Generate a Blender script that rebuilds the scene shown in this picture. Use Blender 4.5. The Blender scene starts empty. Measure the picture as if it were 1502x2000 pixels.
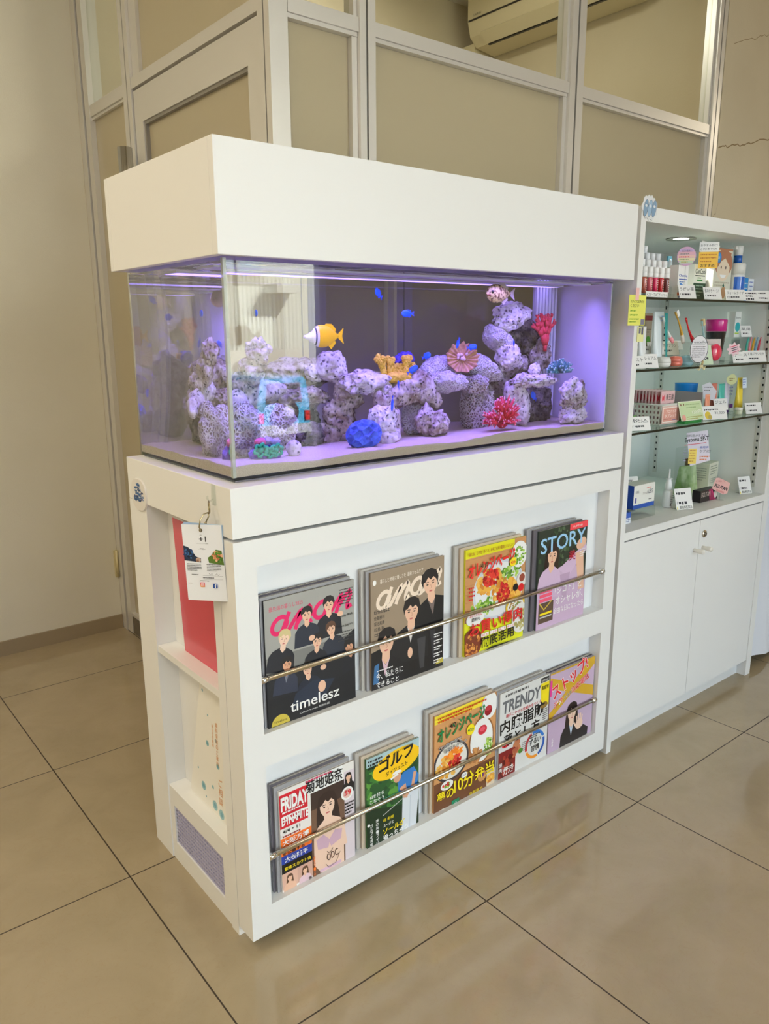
import bpy, bmesh, math, random
from mathutils import Vector, Matrix, Euler, noise
random.seed(7)
scene = bpy.context.scene
COL = scene.collection
PI = math.pi

# ---------------------------------------------------------------- camera, world, sun, exposure
cam_d = bpy.data.cameras.new('camera'); cam = bpy.data.objects.new('camera', cam_d); COL.objects.link(cam)
cam_d.sensor_fit = 'VERTICAL'; cam_d.sensor_height = 32.0; cam_d.lens = 32.0 * 1512.71 / 2000.0
cam_d.clip_start = 0.02; cam_d.clip_end = 300
def _R(yaw, pitch, roll):
    return Matrix.Rotation(yaw, 3, 'Z') @ Matrix.Rotation(pitch, 3, 'X') @ Matrix.Rotation(roll, 3, 'Z')
cam.matrix_world = Matrix.Translation((-0.64941, -1.24510, 1.27159)) @ _R(-0.681309, 1.341588, -0.0053866).to_4x4()
scene.camera = cam

scene.view_settings.view_transform = 'Standard'
scene.view_settings.look = 'None'
scene.view_settings.gamma = 1.0
scene.view_settings.use_curve_mapping = False
scene.view_settings.exposure = -0.32

world = bpy.data.worlds.new('world'); scene.world = world; world.use_nodes = True
_nt = world.node_tree; _bg = _nt.nodes['Background']
_bg.inputs[0].default_value = (0.62, 0.81, 1.0, 1); _bg.inputs[1].default_value = 3.6

def lamp(name, typ, loc, rot, energy, color, **kw):
    d = bpy.data.lights.new(name, typ); d.energy = energy; d.color = color
    for k, v in kw.items(): setattr(d, k, v)
    o = bpy.data.objects.new(name, d); COL.objects.link(o); o.location = loc; o.rotation_euler = rot
    return o
_s = lamp('sun', 'SUN', (0, 10, 20), (0, 0, 0), 96.0, (1.0, 0.96, 0.88), angle=0.01)
_s.rotation_euler = Vector((-0.45, -0.62, -0.64)).to_track_quat('-Z', 'Y').to_euler()
_p = lamp('window_daylight', 'AREA', (0.6, -3.42, 1.45), (PI/2, 0, 0), 1.0, (1, 1, 1), shape='RECTANGLE', size=4.2, size_y=2.9)
_p.rotation_euler = Vector((0, 1, 0)).to_track_quat('-Z', 'Y').to_euler(); _p.data.cycles.is_portal = True
FILLS = [(-3.3, -1.8, 'added square fill light at the left front of the room'), (-3.3, .3, 'added square fill light at the left back of the room'), (-1.5, .5, 'added square fill light left of the aquarium'), (-1.5, -1.8, 'added square fill light near the shop front'), (6.3, -.9, 'added square fill light at the right, beyond the display cabinet')]  # unseen panels added as warm fill for the walls and side faces
BACKE = 17

# ---------------------------------------------------------------- materials
def srgb(r, g, b):
    f = lambda c: (c/255/12.92) if c/255 <= .04045 else ((c/255+.055)/1.055)**2.4
    return (f(r), f(g), f(b))
_M = {}
def mat(name, col, rough=.5, metal=0.0, spec=.5, bump=None, emit=None, coat=0.0, trans=0.0, ior=1.5, var=None, alpha=1.0, sss=0.0):
    if name in _M: return _M[name]
    m = bpy.data.materials.new(name); m.use_nodes = True; nt = m.node_tree; b = nt.nodes['Principled BSDF']
    b.inputs['Base Color'].default_value = (*col, 1); b.inputs['Roughness'].default_value = rough
    b.inputs['Metallic'].default_value = metal; b.inputs['Specular IOR Level'].default_value = spec
    b.inputs['Coat Weight'].default_value = coat; b.inputs['Coat Roughness'].default_value = .05
    b.inputs['Transmission Weight'].default_value = trans; b.inputs['IOR'].default_value = ior
    b.inputs['Alpha'].default_value = alpha
    if sss: b.inputs['Subsurface Weight'].default_value = sss; b.inputs['Subsurface Scale'].default_value = .01
    if emit: b.inputs['Emission Color'].default_value = (*emit[0], 1); b.inputs['Emission Strength'].default_value = emit[1]
    tc = None
    if bump or var:
        tc = nt.nodes.new('ShaderNodeTexCoord')
    if bump:
        n = nt.nodes.new('ShaderNodeTexNoise'); n.inputs['Scale'].default_value = bump[0]; n.inputs['Detail'].default_value = 6
        nt.links.new(tc.outputs['Object'], n.inputs['Vector'])
        k = nt.nodes.new('ShaderNodeBump'); k.inputs['Strength'].default_value = bump[1]; k.inputs['Distance'].default_value = bump[2]
        nt.links.new(n.outputs['Fac'], k.inputs['Height']); nt.links.new(k.outputs['Normal'], b.inputs['Normal'])
    if var:   # (scale, other colour, low, high)
        n = nt.nodes.new('ShaderNodeTexNoise'); n.inputs['Scale'].default_value = var[0]; n.inputs['Detail'].default_value = 5
        nt.links.new(tc.outputs['Object'], n.inputs['Vector'])
        r = nt.nodes.new('ShaderNodeValToRGB'); r.color_ramp.elements[0].position = var[2]; r.color_ramp.elements[1].position = var[3]
        r.color_ramp.elements[0].color = (*col, 1); r.color_ramp.elements[1].color = (*var[1], 1)
        nt.links.new(n.outputs['Fac'], r.inputs['Fac']); nt.links.new(r.outputs['Color'], b.inputs['Base Color'])
    _M[name] = m
    return m
def flat(r, g, b, rough=.4, coat=0.0):        # printed / plastic colour given in sRGB
    return mat('print_%d_%d_%d_%d' % (r, g, b, rough*100), srgb(r, g, b), rough, coat=coat)

def thin_glass(name, tint=(1, 1, 1), ior=1.45, rough=0.0):
    if name in _M: return _M[name]
    m = bpy.data.materials.new(name); m.use_nodes = True; nt = m.node_tree; nt.nodes.clear()
    o = nt.nodes.new('ShaderNodeOutputMaterial'); t = nt.nodes.new('ShaderNodeBsdfTransparent'); g = nt.nodes.new('ShaderNodeBsdfGlossy')
    f = nt.nodes.new('ShaderNodeFresnel'); x = nt.nodes.new('ShaderNodeMixShader')
    f.inputs['IOR'].default_value = ior; t.inputs[0].default_value = (*tint, 1); g.inputs['Roughness'].default_value = rough
    ge = nt.nodes.new('ShaderNodeNewGeometry'); bf = nt.nodes.new('ShaderNodeMath'); bf.operation = 'SUBTRACT'; bf.inputs[0].default_value = 1; nt.links.new(ge.outputs['Backfacing'], bf.inputs[1])
    mu = nt.nodes.new('ShaderNodeMath'); mu.operation = 'MULTIPLY'; nt.links.new(f.outputs[0], mu.inputs[0]); nt.links.new(bf.outputs[0], mu.inputs[1])
    nt.links.new(mu.outputs[0], x.inputs[0]); nt.links.new(t.outputs[0], x.inputs[1]); nt.links.new(g.outputs[0], x.inputs[2])
    nt.links.new(x.outputs[0], o.inputs[0]); _M[name] = m
    return m

def voro_mat(name, ridge, cell, scale, width, bump=.9, dist=.006, rough=.85, mixn=None):
    """porous coral skeleton: pale ridges round darker cells"""
    if name in _M: return _M[name]
    m = bpy.data.materials.new(name); m.use_nodes = True; nt = m.node_tree; b = nt.nodes['Principled BSDF']; b.inputs['Roughness'].default_value = rough
    tc = nt.nodes.new('ShaderNodeTexCoord'); n = nt.nodes.new('ShaderNodeTexNoise'); n.inputs['Scale'].default_value = scale*.3; n.inputs['Detail'].default_value = 3
    add = nt.nodes.new('ShaderNodeMixRGB'); add.inputs[0].default_value = .014; nt.links.new(tc.outputs['Object'], add.inputs[1]); nt.links.new(n.outputs['Color'], add.inputs[2])
    nt.links.new(tc.outputs['Object'], n.inputs['Vector'])
    v = nt.nodes.new('ShaderNodeTexVoronoi'); v.feature = 'DISTANCE_TO_EDGE'; v.inputs['Scale'].default_value = scale; nt.links.new(add.outputs[0], v.inputs['Vector'])
    r = nt.nodes.new('ShaderNodeValToRGB'); r.color_ramp.elements[0].position = width*.45; r.color_ramp.elements[1].position = width
    r.color_ramp.elements[0].color = (*ridge, 1); r.color_ramp.elements[1].color = (*cell, 1)
    nt.links.new(v.outputs[0], r.inputs[0])
    n2 = nt.nodes.new('ShaderNodeTexNoise'); n2.inputs['Scale'].default_value = 22; n2.inputs['Detail'].default_value = 6; nt.links.new(tc.outputs['Object'], n2.inputs['Vector'])
    mx = nt.nodes.new('ShaderNodeMixRGB'); mx.blend_type = 'MIX'; r2 = nt.nodes.new('ShaderNodeValToRGB'); r2.color_ramp.elements[0].position = .46; r2.color_ramp.elements[1].position = .68
    nt.links.new(n2.outputs['Fac'], r2.inputs[0]); nt.links.new(r2.outputs[0], mx.inputs[0]); nt.links.new(r.outputs[0], mx.inputs[1])
    mx.inputs[2].default_value = (*(mixn or tuple(c*.5 for c in cell)), 1); nt.links.new(mx.outputs[0], b.inputs['Base Color'])
    k = nt.nodes.new('ShaderNodeBump'); k.inputs['Strength'].default_value = bump; k.inputs['Distance'].default_value = dist; k.invert = True
    r3 = nt.nodes.new('ShaderNodeMapRange'); r3.inputs[1].default_value = 0; r3.inputs[2].default_value = width*1.3; nt.links.new(v.outputs[0], r3.inputs[0])
    nt.links.new(r3.outputs[0], k.inputs['Height']); nt.links.new(k.outputs[0], b.inputs['Normal'])
    _M[name] = m
    return m
def rock_mat(name, light, dark, hole=(.03, .025, .02), scale=38, pos=.5):
    """pitted live rock: mottled tan and white with dark holes"""
    if name in _M: return _M[name]
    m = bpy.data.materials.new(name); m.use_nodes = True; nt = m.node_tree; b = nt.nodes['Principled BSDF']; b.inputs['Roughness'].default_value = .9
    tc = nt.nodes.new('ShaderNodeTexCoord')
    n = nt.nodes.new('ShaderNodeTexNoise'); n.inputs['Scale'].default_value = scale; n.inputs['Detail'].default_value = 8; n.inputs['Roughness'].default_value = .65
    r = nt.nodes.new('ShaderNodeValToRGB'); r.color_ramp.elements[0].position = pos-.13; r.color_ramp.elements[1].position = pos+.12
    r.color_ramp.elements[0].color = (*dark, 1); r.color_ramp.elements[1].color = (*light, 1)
    wv = nt.nodes.new('ShaderNodeMixRGB'); wv.inputs[0].default_value = .02; nt.links.new(tc.outputs['Object'], wv.inputs[1]); nt.links.new(n.outputs['Color'], wv.inputs[2])
    v = nt.nodes.new('ShaderNodeTexVoronoi'); v.inputs['Scale'].default_value = scale*3.0; r2 = nt.nodes.new('ShaderNodeValToRGB')
    r2.color_ramp.elements[0].position = .10; r2.color_ramp.elements[1].position = .34; r2.color_ramp.elements[0].color = (*hole, 1); r2.color_ramp.elements[1].color = (1, 1, 1, 1)
    mx = nt.nodes.new('ShaderNodeMixRGB'); mx.blend_type = 'MULTIPLY'; mx.inputs[0].default_value = .75
    nt.links.new(tc.outputs['Object'], n.inputs['Vector']); nt.links.new(wv.outputs[0], v.inputs['Vector'])
    nt.links.new(n.outputs['Fac'], r.inputs[0]); nt.links.new(v.outputs[0], r2.inputs[0]); nt.links.new(r.outputs[0], mx.inputs[1]); nt.links.new(r2.outputs[0], mx.inputs[2])
    nt.links.new(mx.outputs[0], b.inputs['Base Color'])
    k = nt.nodes.new('ShaderNodeBump'); k.inputs['Strength'].default_value = .9; k.inputs['Distance'].default_value = .004
    nt.links.new(r2.outputs[0], k.inputs['Height']); k2 = nt.nodes.new('ShaderNodeBump'); k2.inputs['Strength'].default_value = .8; k2.inputs['Distance'].default_value = .004
    nt.links.new(n.outputs['Fac'], k2.inputs['Height']); nt.links.new(k.outputs[0], k2.inputs['Normal']); nt.links.new(k2.outputs[0], b.inputs['Normal'])
    _M[name] = m
    return m

M_LAM = mat('white_laminate', (.86, .86, .85), .42, bump=(900, .04, .0005))
M_LAMIN = mat('white_panel_inside', (.88, .89, .90), .45)
M_ALU = mat('brushed_aluminium', (.74, .72, .68), .36, .40)
M_ALUD = mat('gasket', (.05, .05, .05), .7)
M_STEEL = mat('steel', (.62, .58, .50), .22, 1.0)
M_CHROME = mat('chrome', (.8, .8, .78), .12, 1.0)
M_WHITE = flat(240, 240, 236)
M_BLACK = flat(16, 16, 18)
M_CLEAR = thin_glass('clear_plastic', (.93, .95, .94), 1.4)
M_PAPER = flat(244, 242, 236, .6)

# ---------------------------------------------------------------- mesh helpers
class MB:
    def __init__(s): s.v = []; s.f = []; s.m = []; s.mats = []; s.smooth = []
    def mi(s, m):
        if m not in s.mats: s.mats.append(m)
        return s.mats.index(m)
    def add(s, vs, fs, m, smooth=False, T=None):
        o = len(s.v); i = s.mi(m)
        for p in vs:
            p = Vector(p); s.v.append(T @ p if T is not None else p)
        for f in fs: s.f.append([o+a for a in f]); s.m.append(i); s.smooth.append(smooth)
        return s
    def box(s, x0, x1, y0, y1, z0, z1, m, T=None, bev=0.0):
        if bev > 0:
            b = bmesh.new(); bmesh.ops.create_cube(b, size=1)
            for w in b.verts: w.co = Vector((x0+(w.co.x+.5)*(x1-x0), y0+(w.co.y+.5)*(y1-y0), z0+(w.co.z+.5)*(z1-z0)))
            bmesh.ops.bevel(b, geom=b.edges[:], offset=bev, segments=2, affect='EDGES', profile=.5)
            b.verts.index_update(); s.add([w.co.copy() for w in b.verts], [[w.index for w in f.verts] for f in b.faces], m, False, T); b.free(); return s
        return s.add([(x0,y0,z0),(x1,y0,z0),(x1,y1,z0),(x0,y1,z0),(x0,y0,z1),(x1,y0,z1),(x1,y1,z1),(x0,y1,z1)],
              [(0,3,2,1),(4,5,6,7),(0,1,5,4),(1,2,6,5),(2,3,7,6),(3,0,4,7)], m, False, T)
    def lathe(s, prof, m, c=(0,0,0), n=24, T=None, sx=1, sy=1, cap=True):
        vs = []; fs = []
        for r, z in prof:
            for k in range(n):
                a = 2*PI*k/n; vs.append((c[0]+r*math.cos(a)*sx, c[1]+r*math.sin(a)*sy, c[2]+z))
        for i in range(len(prof)-1):
            for k in range(n): fs.append((i*n+k, i*n+(k+1) % n, (i+1)*n+(k+1) % n, (i+1)*n+k))
        if cap: fs.append(tuple(range(n))[::-1]); fs.append(tuple((len(prof)-1)*n+k for k in range(n)))
        return s.add(vs, fs, m, True, T)
    def tube(s, pts, rad, m, n=10, T=None, closed=False, cap=True):
        pts = [Vector(p) for p in pts]; N = len(pts); vs = []; fs = []
        if not isinstance(rad, (list, tuple)): rad = [rad]*N
        up = None
        for i, p in enumerate(pts):
            if closed: d = pts[(i+1) % N]-pts[i-1]
            else: d = pts[min(i+1, N-1)]-pts[max(i-1, 0)]
            d.normalize()
            if up is None: up = d.orthogonal().normalized()
            up = (up-d*up.dot(d)); up = up.normalized() if up.length > 1e-6 else d.orthogonal().normalized()
            w = d.cross(up)
            for k in range(n):
                a = 2*PI*k/n; vs.append(p+(up*math.cos(a)+w*math.sin(a))*rad[i])
        R_ = N if closed else N-1
        for i in range(R_):
            j = (i+1) % N
            for k in range(n): fs.append((i*n+k, i*n+(k+1) % n, j*n+(k+1) % n, j*n+k))
        if cap and not closed: fs.append(tuple(range(n))[::-1]); fs.append(tuple((N-1)*n+k for k in range(n)))
        return s.add(vs, fs, m, True, T)
    def prism(s, poly, y0, y1, m, T=None):          # polygon in x,z extruded along y
        n = len(poly); vs = [(x, y0, z) for x, z in poly]+[(x, y1, z) for x, z in poly]
        fs = [tuple(range(n)), tuple(range(n, 2*n))[::-1]]+[(k, k+n, (k+1) % n+n, (k+1) % n) for k in range(n)]
        return s.add(vs, fs, m, False, T)
    def sphere(s, c, r, m, T=None, sc=(1, 1, 1), n=16):
        vs = []; fs = []; h = n//2
        for i in range(h+1):
            t = PI*i/h
            for k in range(n):
                a = 2*PI*k/n; vs.append((c[0]+r*sc[0]*math.sin(t)*math.cos(a), c[1]+r*sc[1]*math.sin(t)*math.sin(a), c[2]-r*sc[2]*math.cos(t)))
        for i in range(h):
            for k in range(n): fs.append((i*n+k, i*n+(k+1) % n, (i+1)*n+(k+1) % n, (i+1)*n+k))
        return s.add(vs, fs, m, True, T)
    def build(s, name, parent=None, bevel=0.0, kind=None):
        me = bpy.data.meshes.new(name); me.from_pydata([tuple(v) for v in s.v], [], s.f)
        for m in s.mats: me.materials.append(m)
        me.polygons.foreach_set('material_index', s.m); me.polygons.foreach_set('use_smooth', s.smooth); me.update()
        o = bpy.data.objects.new(name, me); COL.objects.link(o)
        if parent is not None: o.parent = parent
        if bevel:
            bv = o.modifiers.new('bevel', 'BEVEL'); bv.width = bevel; bv.segments = 2; bv.limit_method = 'ANGLE'; bv.angle_limit = math.radians(40)
        if kind: o['kind'] = kind
        return o
def tag(o, label, cat, group=None):
    o['label'] = label; o['category'] = cat
    if group: o['group'] = group
    return o
def thing(name, label, cat, loc=(0, 0, 0), rot=(0, 0, 0), group=None):
    o = bpy.data.objects.new(name, None); COL.objects.link(o); o.location = loc; o.rotation_euler = rot; o.empty_display_size = .05
    return tag(o, label, cat, group)
def copy_tree(o, parent=None):
    c = o.copy(); COL.objects.link(c)
    if parent is not None: c.parent = parent
    for ch in list(o.children): copy_tree(ch, c)
    return c

_T = {}
def text_geo(body, bold=0.0, shear=0.0):
    key = (body, bold, shear)
    if key in _T: return _T[key]
    cu = bpy.data.curves.new('t', 'FONT'); cu.body = body; cu.size = 1.0; cu.offset = bold; cu.shear = shear; cu.resolution_u = 3; cu.fill_mode = 'BOTH'
    o = bpy.data.objects.new('t', cu); COL.objects.link(o); bpy.context.view_layer.update()
    me = o.to_mesh(); vs = [(v.co.x, v.co.y) for v in me.vertices]; fs = [tuple(p.vertices) for p in me.polygons]
    o.to_mesh_clear(); bpy.data.objects.remove(o); bpy.data.curves.remove(cu)
    if vs:
        x0 = min(v[0] for v in vs); x1 = max(v[0] for v in vs); y0 = min(v[1] for v in vs); y1 = max(v[1] for v in vs)
    else: x0 = y0 = 0; x1 = y1 = 1
    _T[key] = (vs, fs, x0, x1, y0, y1)
    return _T[key]

class Art:
    """flat printed matter on a surface. u to the right, t down from the top, both in units of the sheet's width"""
    def __init__(s, O, U, V, W, mb=None, lift=.00025, step=.000014):
        s.O = Vector(O); s.U = Vector(U).normalized(); s.V = Vector(V).normalized(); s.N = s.U.cross(s.V).normalized(); s.W = W
        s.mb = mb or MB(); s.k = 0; s.lift = lift; s.step = step; s.clip = None
    def P(s, u, t): return s.O+s.U*(u*s.W)-s.V*(t*s.W)+s.N*(s.lift+s.k*s.step)
    def poly(s, pts, m):
        s.k += 1
        if s.clip:
            for ax, lim, sg in ((0, 0, 1), (0, 1, -1), (1, 0, 1), (1, s.clip, -1)):      # trim to the sheet
                out = []
                for i in range(len(pts)):
                    p, q = pts[i-1], pts[i]; a, b = (p[ax]-lim)*sg >= 0, (q[ax]-lim)*sg >= 0
                    if a != b: f = (lim-p[ax])/(q[ax]-p[ax]); out.append((p[0]+(q[0]-p[0])*f, p[1]+(q[1]-p[1])*f))
                    if b: out.append(q)
                pts = out
                if len(pts) < 3: return s
        s.mb.add([s.P(u, t) for u, t in pts], [tuple(range(len(pts)))], m); return s
    def rect(s, u0, t0, u1, t1, m): return s.poly([(u0, t1), (u1, t1), (u1, t0), (u0, t0)], m)
    def ell(s, u, t, ru, rt, m, n=28, a0=0, a1=2*PI, rot=0):
        c, q = math.cos(rot), math.sin(rot); ps = []
        for k in range(n):
            a = a0+(a1-a0)*k/(n if abs(a1-a0-2*PI) < 1e-6 else n-1); x = ru*math.cos(a); y = rt*math.sin(a)
            ps.append((u+x*c-y*q, t-(x*q+y*c)))
        return s.poly(ps, m)
    def line(s, pts, w, m):
        s.k += 1; n = len(pts); L_ = []; R_ = []
        for i, p in enumerate(pts):
            a = Vector(pts[max(i-1, 0)]); b = Vector(pts[min(i+1, n-1)]); d = (b-a); d = d/(d.length or 1); q = Vector((-d.y, d.x))*w/2
            e = d*w*.3*(-1 if i == 0 else (1 if i == n-1 else 0)); L_.append(s.P(p[0]+q.x+e.x, p[1]+q.y+e.y)); R_.append(s.P(p[0]-q.x+e.x, p[1]-q.y+e.y))
        s.mb.add(L_+R_, [(i, i+1, n+i+1, n+i) for i in range(n-1)], m); return s
    def text(s, body, u, t, h, m, w=None, bold=0.0, shear=0.0, rot=0.0, align='L', outline=None):
        """u,t = left (or centre) of the baseline-box bottom, h = glyph height, w = forced width"""
        if outline:
            s.text(body, u, t, h, outline[0], w, bold+outline[1], shear, rot, align)
        bold = bold*(.42 if any(ord(ch) > 0x3400 for ch in body) else (.62 if any(ord(ch) > 0x3000 for ch in body) else .8))
        vs, fs, x0, x1, y0, y1 = text_geo(body, bold, shear); x0, x1, y0, y1 = [q for q in text_geo(body, 0.0, shear)[2:]]
        sy = h/max(y1-y0, 1e-6); sx = (w/max(x1-x0, 1e-6)) if w else sy
        off = {'L': x0, 'C': (x0+x1)/2, 'R': x1}[align]
        c, q = math.cos(rot), math.sin(rot); s.k += 1; out = []
        for x, y in vs:
            X = (x-off)*sx; Y = (y-y0)*sy; out.append(s.P(u+X*c-Y*q, t-(X*q+Y*c)))
        s.mb.add(out, fs, m); return s
    def vtext(s, body, u, t, h, m, bold=0.0, gap=1.12):
        for i, ch in enumerate(body): s.text(ch, u, t+(i+1)*h*gap, h*.95, m, w=h*.9, bold=bold, align='C')
        return s
    def scrib(s, u, t, w, m, lines=2, h=.02, gap=.045, seed=1):      # unreadable small print
        rnd = random.Random(seed)
        for i in range(lines):
            x = u; end = u+w*(1 if i < lines-1 else .7)
            while x < end:
                d = rnd.uniform(.5, 1.6)*h; s.rect(x, t+i*gap, min(x+d, end), t+i*gap+h*rnd.uniform(.7, 1), m); x += d+h*.35
        return s

def person(a, u, t, r, hair, skin, cloth, hs='short', body=1.0, tilt=0.0, eyes=True, shirt=None):
    """a printed portrait: head at (u,t) with radius r"""
    S = lambda x, y: (u+r*(x*math.cos(tilt)-y*math.sin(tilt)), t+r*(x*math.sin(tilt)+y*math.cos(tilt)))
    H = hair; D = flat(40, 28, 24)
    if hs == 'long': a.poly([S(*p) for p in [(-1.0,-.3),(-1.15,.8),(-1.25,2.2),(-.5,2.6),(.5,2.6),(1.25,2.2),(1.15,.8),(1.0,-.3),(.6,-1.1),(-.6,-1.1)]], H)
    if body > 0:
        b = body; a.poly([S(*p) for p in [(-.45,1.2),(-1.5*b,1.7),(-2.0*b,2.4),(-2.2*b,4.6),(2.2*b,4.6),(2.0*b,2.4),(1.5*b,1.7),(.45,1.2)]][::-1], cloth)
        a.poly([S(*p) for p in [(-.4,.6),(-.42,1.45),(0,1.9),(.42,1.45),(.4,.6)]], skin)
        if shirt: a.poly([S(*p) for p in [(-.42,1.4),(0,2.9),(.42,1.4),(0,1.95)]], shirt)
    ps = []
    for k in range(28):
        q = 2*PI*k/28; x = .74*math.cos(q); y = math.sin(q); y = y*1.02 if y < 0 else y*1.12; x *= (1-.22*max(0, y)**2)
        ps.append(S(x, y))
    a.poly(ps[::-1], skin)
    if hs != 'cap':
        a.poly([S(*p) for p in [(-.82,.25),(-.98,-.35),(-.8,-1.0),(-.3,-1.3),(.3,-1.32),(.82,-1.0),(1.0,-.35),(.84,.25),(.72,-.2),(.45,-.5),(.1,-.3),(-.15,-.6),(-.5,-.25),(-.72,-.2)]][::-1], H)
    if eyes:
        for e in (-1, 1):
            a.ell(*S(.32*e, .05), r*.13, r*.065, D, 10); a.line([S(.17*e, -.14), S(.48*e, -.17)], r*.07, H if hs != 'cap' else D)
        a.line([S(.03, .1), S(.1, .42), S(-.05, .45)], r*.045, flat(190, 130, 105))
        a.ell(*S(0, .68), r*.2, r*.075, flat(196, 96, 96), 12)
SK = flat(232, 188, 160, .45); SK2 = flat(214, 160, 128, .45); SK3 = flat(240, 206, 184, .45)

# ================================================================ the setting
def S(name, mb_or_obj, parent=None):
    o = mb_or_obj.build(name, parent) if isinstance(mb_or_obj, MB) else mb_or_obj
    if parent is None: o['kind'] = 'structure'
    return o
def bxo(name, b, m, parent=None, bevel=0.0):
    mb = MB(); mb.box(*b, m); o = mb.build(name, parent, bevel)
    if parent is None: o['kind'] = 'structure'
    return o

def floor_material():
    m = bpy.data.materials.new('polished_floor_tiles'); m.use_nodes = True; nt = m.node_tree; L = nt.links.new; b = nt.nodes['Principled BSDF']
    g = nt.nodes.new('ShaderNodeNewGeometry'); sp = nt.nodes.new('ShaderNodeSeparateXYZ'); L(g.outputs['Position'], sp.inputs[0])
    def math_(op, a, bb=None):
        n = nt.nodes.new('ShaderNodeMath'); n.operation = op
        for i, q in enumerate((a, bb)):
            if q is None: continue
            if isinstance(q, (int, float)): n.inputs[i].default_value = q
            else: L(q, n.inputs[i])
        return n.outputs[0]
    ds = []
    for ax, off in ((0, -.1118), (1, .3949)):
        t = math_('ADD', math_('DIVIDE', math_('SUBTRACT', sp.outputs[ax], off), .6), 50.5)
        ds.append(math_('ABSOLUTE', math_('SUBTRACT', math_('FRACT', t), .5)))
    d = math_('MULTIPLY', math_('MINIMUM', ds[0], ds[1]), .6)
    line = math_('LESS_THAN', d, .0017)
    n1 = nt.nodes.new('ShaderNodeTexNoise'); n1.inputs['Scale'].default_value = 5; n1.inputs['Detail'].default_value = 9; n1.inputs['Roughness'].default_value = .62; n1.inputs['Distortion'].default_value = .6
    L(g.outputs['Position'], n1.inputs['Vector'])
    r1 = nt.nodes.new('ShaderNodeValToRGB'); r1.color_ramp.elements[0].position = .3; r1.color_ramp.elements[1].position = .72
    r1.color_ramp.elements[0].color = (*srgb(158, 143, 115), 1); r1.color_ramp.elements[1].color = (*srgb(172, 156, 128), 1); L(n1.outputs['Fac'], r1.inputs[0])
    n2 = nt.nodes.new('ShaderNodeTexNoise'); n2.inputs['Scale'].default_value = 16; n2.inputs['Detail'].default_value = 10; n2.inputs['Distortion'].default_value = 2.5; L(g.outputs['Position'], n2.inputs['Vector'])
    v = math_('ABSOLUTE', math_('SUBTRACT', n2.outputs['Fac'], .5)); vein = nt.nodes.new('ShaderNodeMapRange'); vein.inputs[1].default_value = 0; vein.inputs[2].default_value = .012; vein.inputs[3].default_value = .16; vein.inputs[4].default_value = 0
    L(v, vein.inputs[0])
    m1 = nt.nodes.new('ShaderNodeMixRGB'); L(vein.outputs[0], m1.inputs[0]); L(r1.outputs[0], m1.inputs[1]); m1.inputs[2].default_value = (*srgb(150, 118, 80), 1)
    m2 = nt.nodes.new('ShaderNodeMixRGB'); L(line, m2.inputs[0]); L(m1.outputs[0], m2.inputs[1]); m2.inputs[2].default_value = (*srgb(58, 46, 32), 1)
    L(m2.outputs[0], b.inputs['Base Color']); rr = math_('ADD', math_('MULTIPLY', line, .6), .075); L(rr, b.inputs['Roughness'])
    b.inputs['Specular IOR Level'].default_value = .55
    return m
M_FLOOR = floor_material()
M_WALL = mat('beige_wallpaper', srgb(220, 215, 198), .8, bump=(260, .25, .0015), var=(1.3, srgb(212, 206, 187), .35, .7))
M_WALLW = mat('cream_plaster', srgb(218, 206, 178), .85, bump=(140, .3, .002), var=(2.0, srgb(208, 195, 166), .35, .7))
M_BASEB = mat('vinyl_baseboard', srgb(150, 134, 108), .45)
M_CEIL = mat('ceiling_board', srgb(226, 220, 205), .8, bump=(80, .2, .002))
M_FROST = None
def frosted():
    m = bpy.data.materials.new('frosted_pane'); m.use_nodes = True; nt = m.node_tree; nt.nodes.clear(); L = nt.links.new
    o = nt.nodes.new('ShaderNodeOutputMaterial'); d = nt.nodes.new('ShaderNodeBsdfDiffuse'); t = nt.nodes.new('ShaderNodeBsdfTranslucent'); g = nt.nodes.new('ShaderNodeBsdfGlossy')
    d.inputs[0].default_value = (*srgb(224, 212, 182), 1); t.inputs[0].default_value = (.82, .77, .62, 1); g.inputs[1].default_value = .03
    a = nt.nodes.new('ShaderNodeMixShader'); a.inputs[0].default_value = .45; L(d.outputs[0], a.inputs[1]); L(t.outputs[0], a.inputs[2])
    f = nt.nodes.new('ShaderNodeFresnel'); f.inputs[0].default_value = 1.42; b = nt.nodes.new('ShaderNodeMixShader')
    L(f.outputs[0], b.inputs[0]); L(a.outputs[0], b.inputs[1]); L(g.outputs[0], b.inputs[2]); L(b.outputs[0], o.inputs[0])
    return m
M_FROST = frosted(); M_GLASS = thin_glass('window_glass', (.93, .94, .90), 1.5)

XW, XE, YF, ZC = -5.0, 8.0, -3.5, 2.95
bxo('floor', (XW-.1, XE+.1, YF-.1, 2.2, -.12, 0), M_FLOOR)
bxo('ceiling', (XW-.1, XE+.1, YF-.1, 2.2, ZC, ZC+.15), M_CEIL)
wl = bxo('wall_left', (XW, .485, 2.003, 2.12, 0, ZC), M_WALL)
bxo('wall_far_left', (XW-.1, XW, YF, 2.12, 0, ZC), M_WALL)
bxo('wall_far_right', (XE, XE+.1, YF, .72, 0, ZC), M_WALL)
bxo('wall_front_left', (XW, -1.5, YF-.12, YF, 0, ZC), M_WALL)
bxo('wall_front_right', (2.74, XE, YF-.12, YF, 0, ZC), M_WALL)
bxo('wall_front_top', (-1.5, 2.74, YF-.12, YF, 2.72, ZC), M_WALL)
bxo('baseboard_left', (XW, .484, 1.994, 2.003, 0, .061), M_BASEB)
# hinge on the edge of the white wall panel next to the aluminium post
hb = MB(); hb.box(.470, .4895, 1.990, 2.0029, .237, .355, mat('brass', srgb(214, 202, 158), .4, .25)); hb.tube([(.478, 1.988, .237), (.478, 1.988, .355)], .0055, mat('brass', (1, 1, 1)), 8)
hb.build('hinge', wl)
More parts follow.
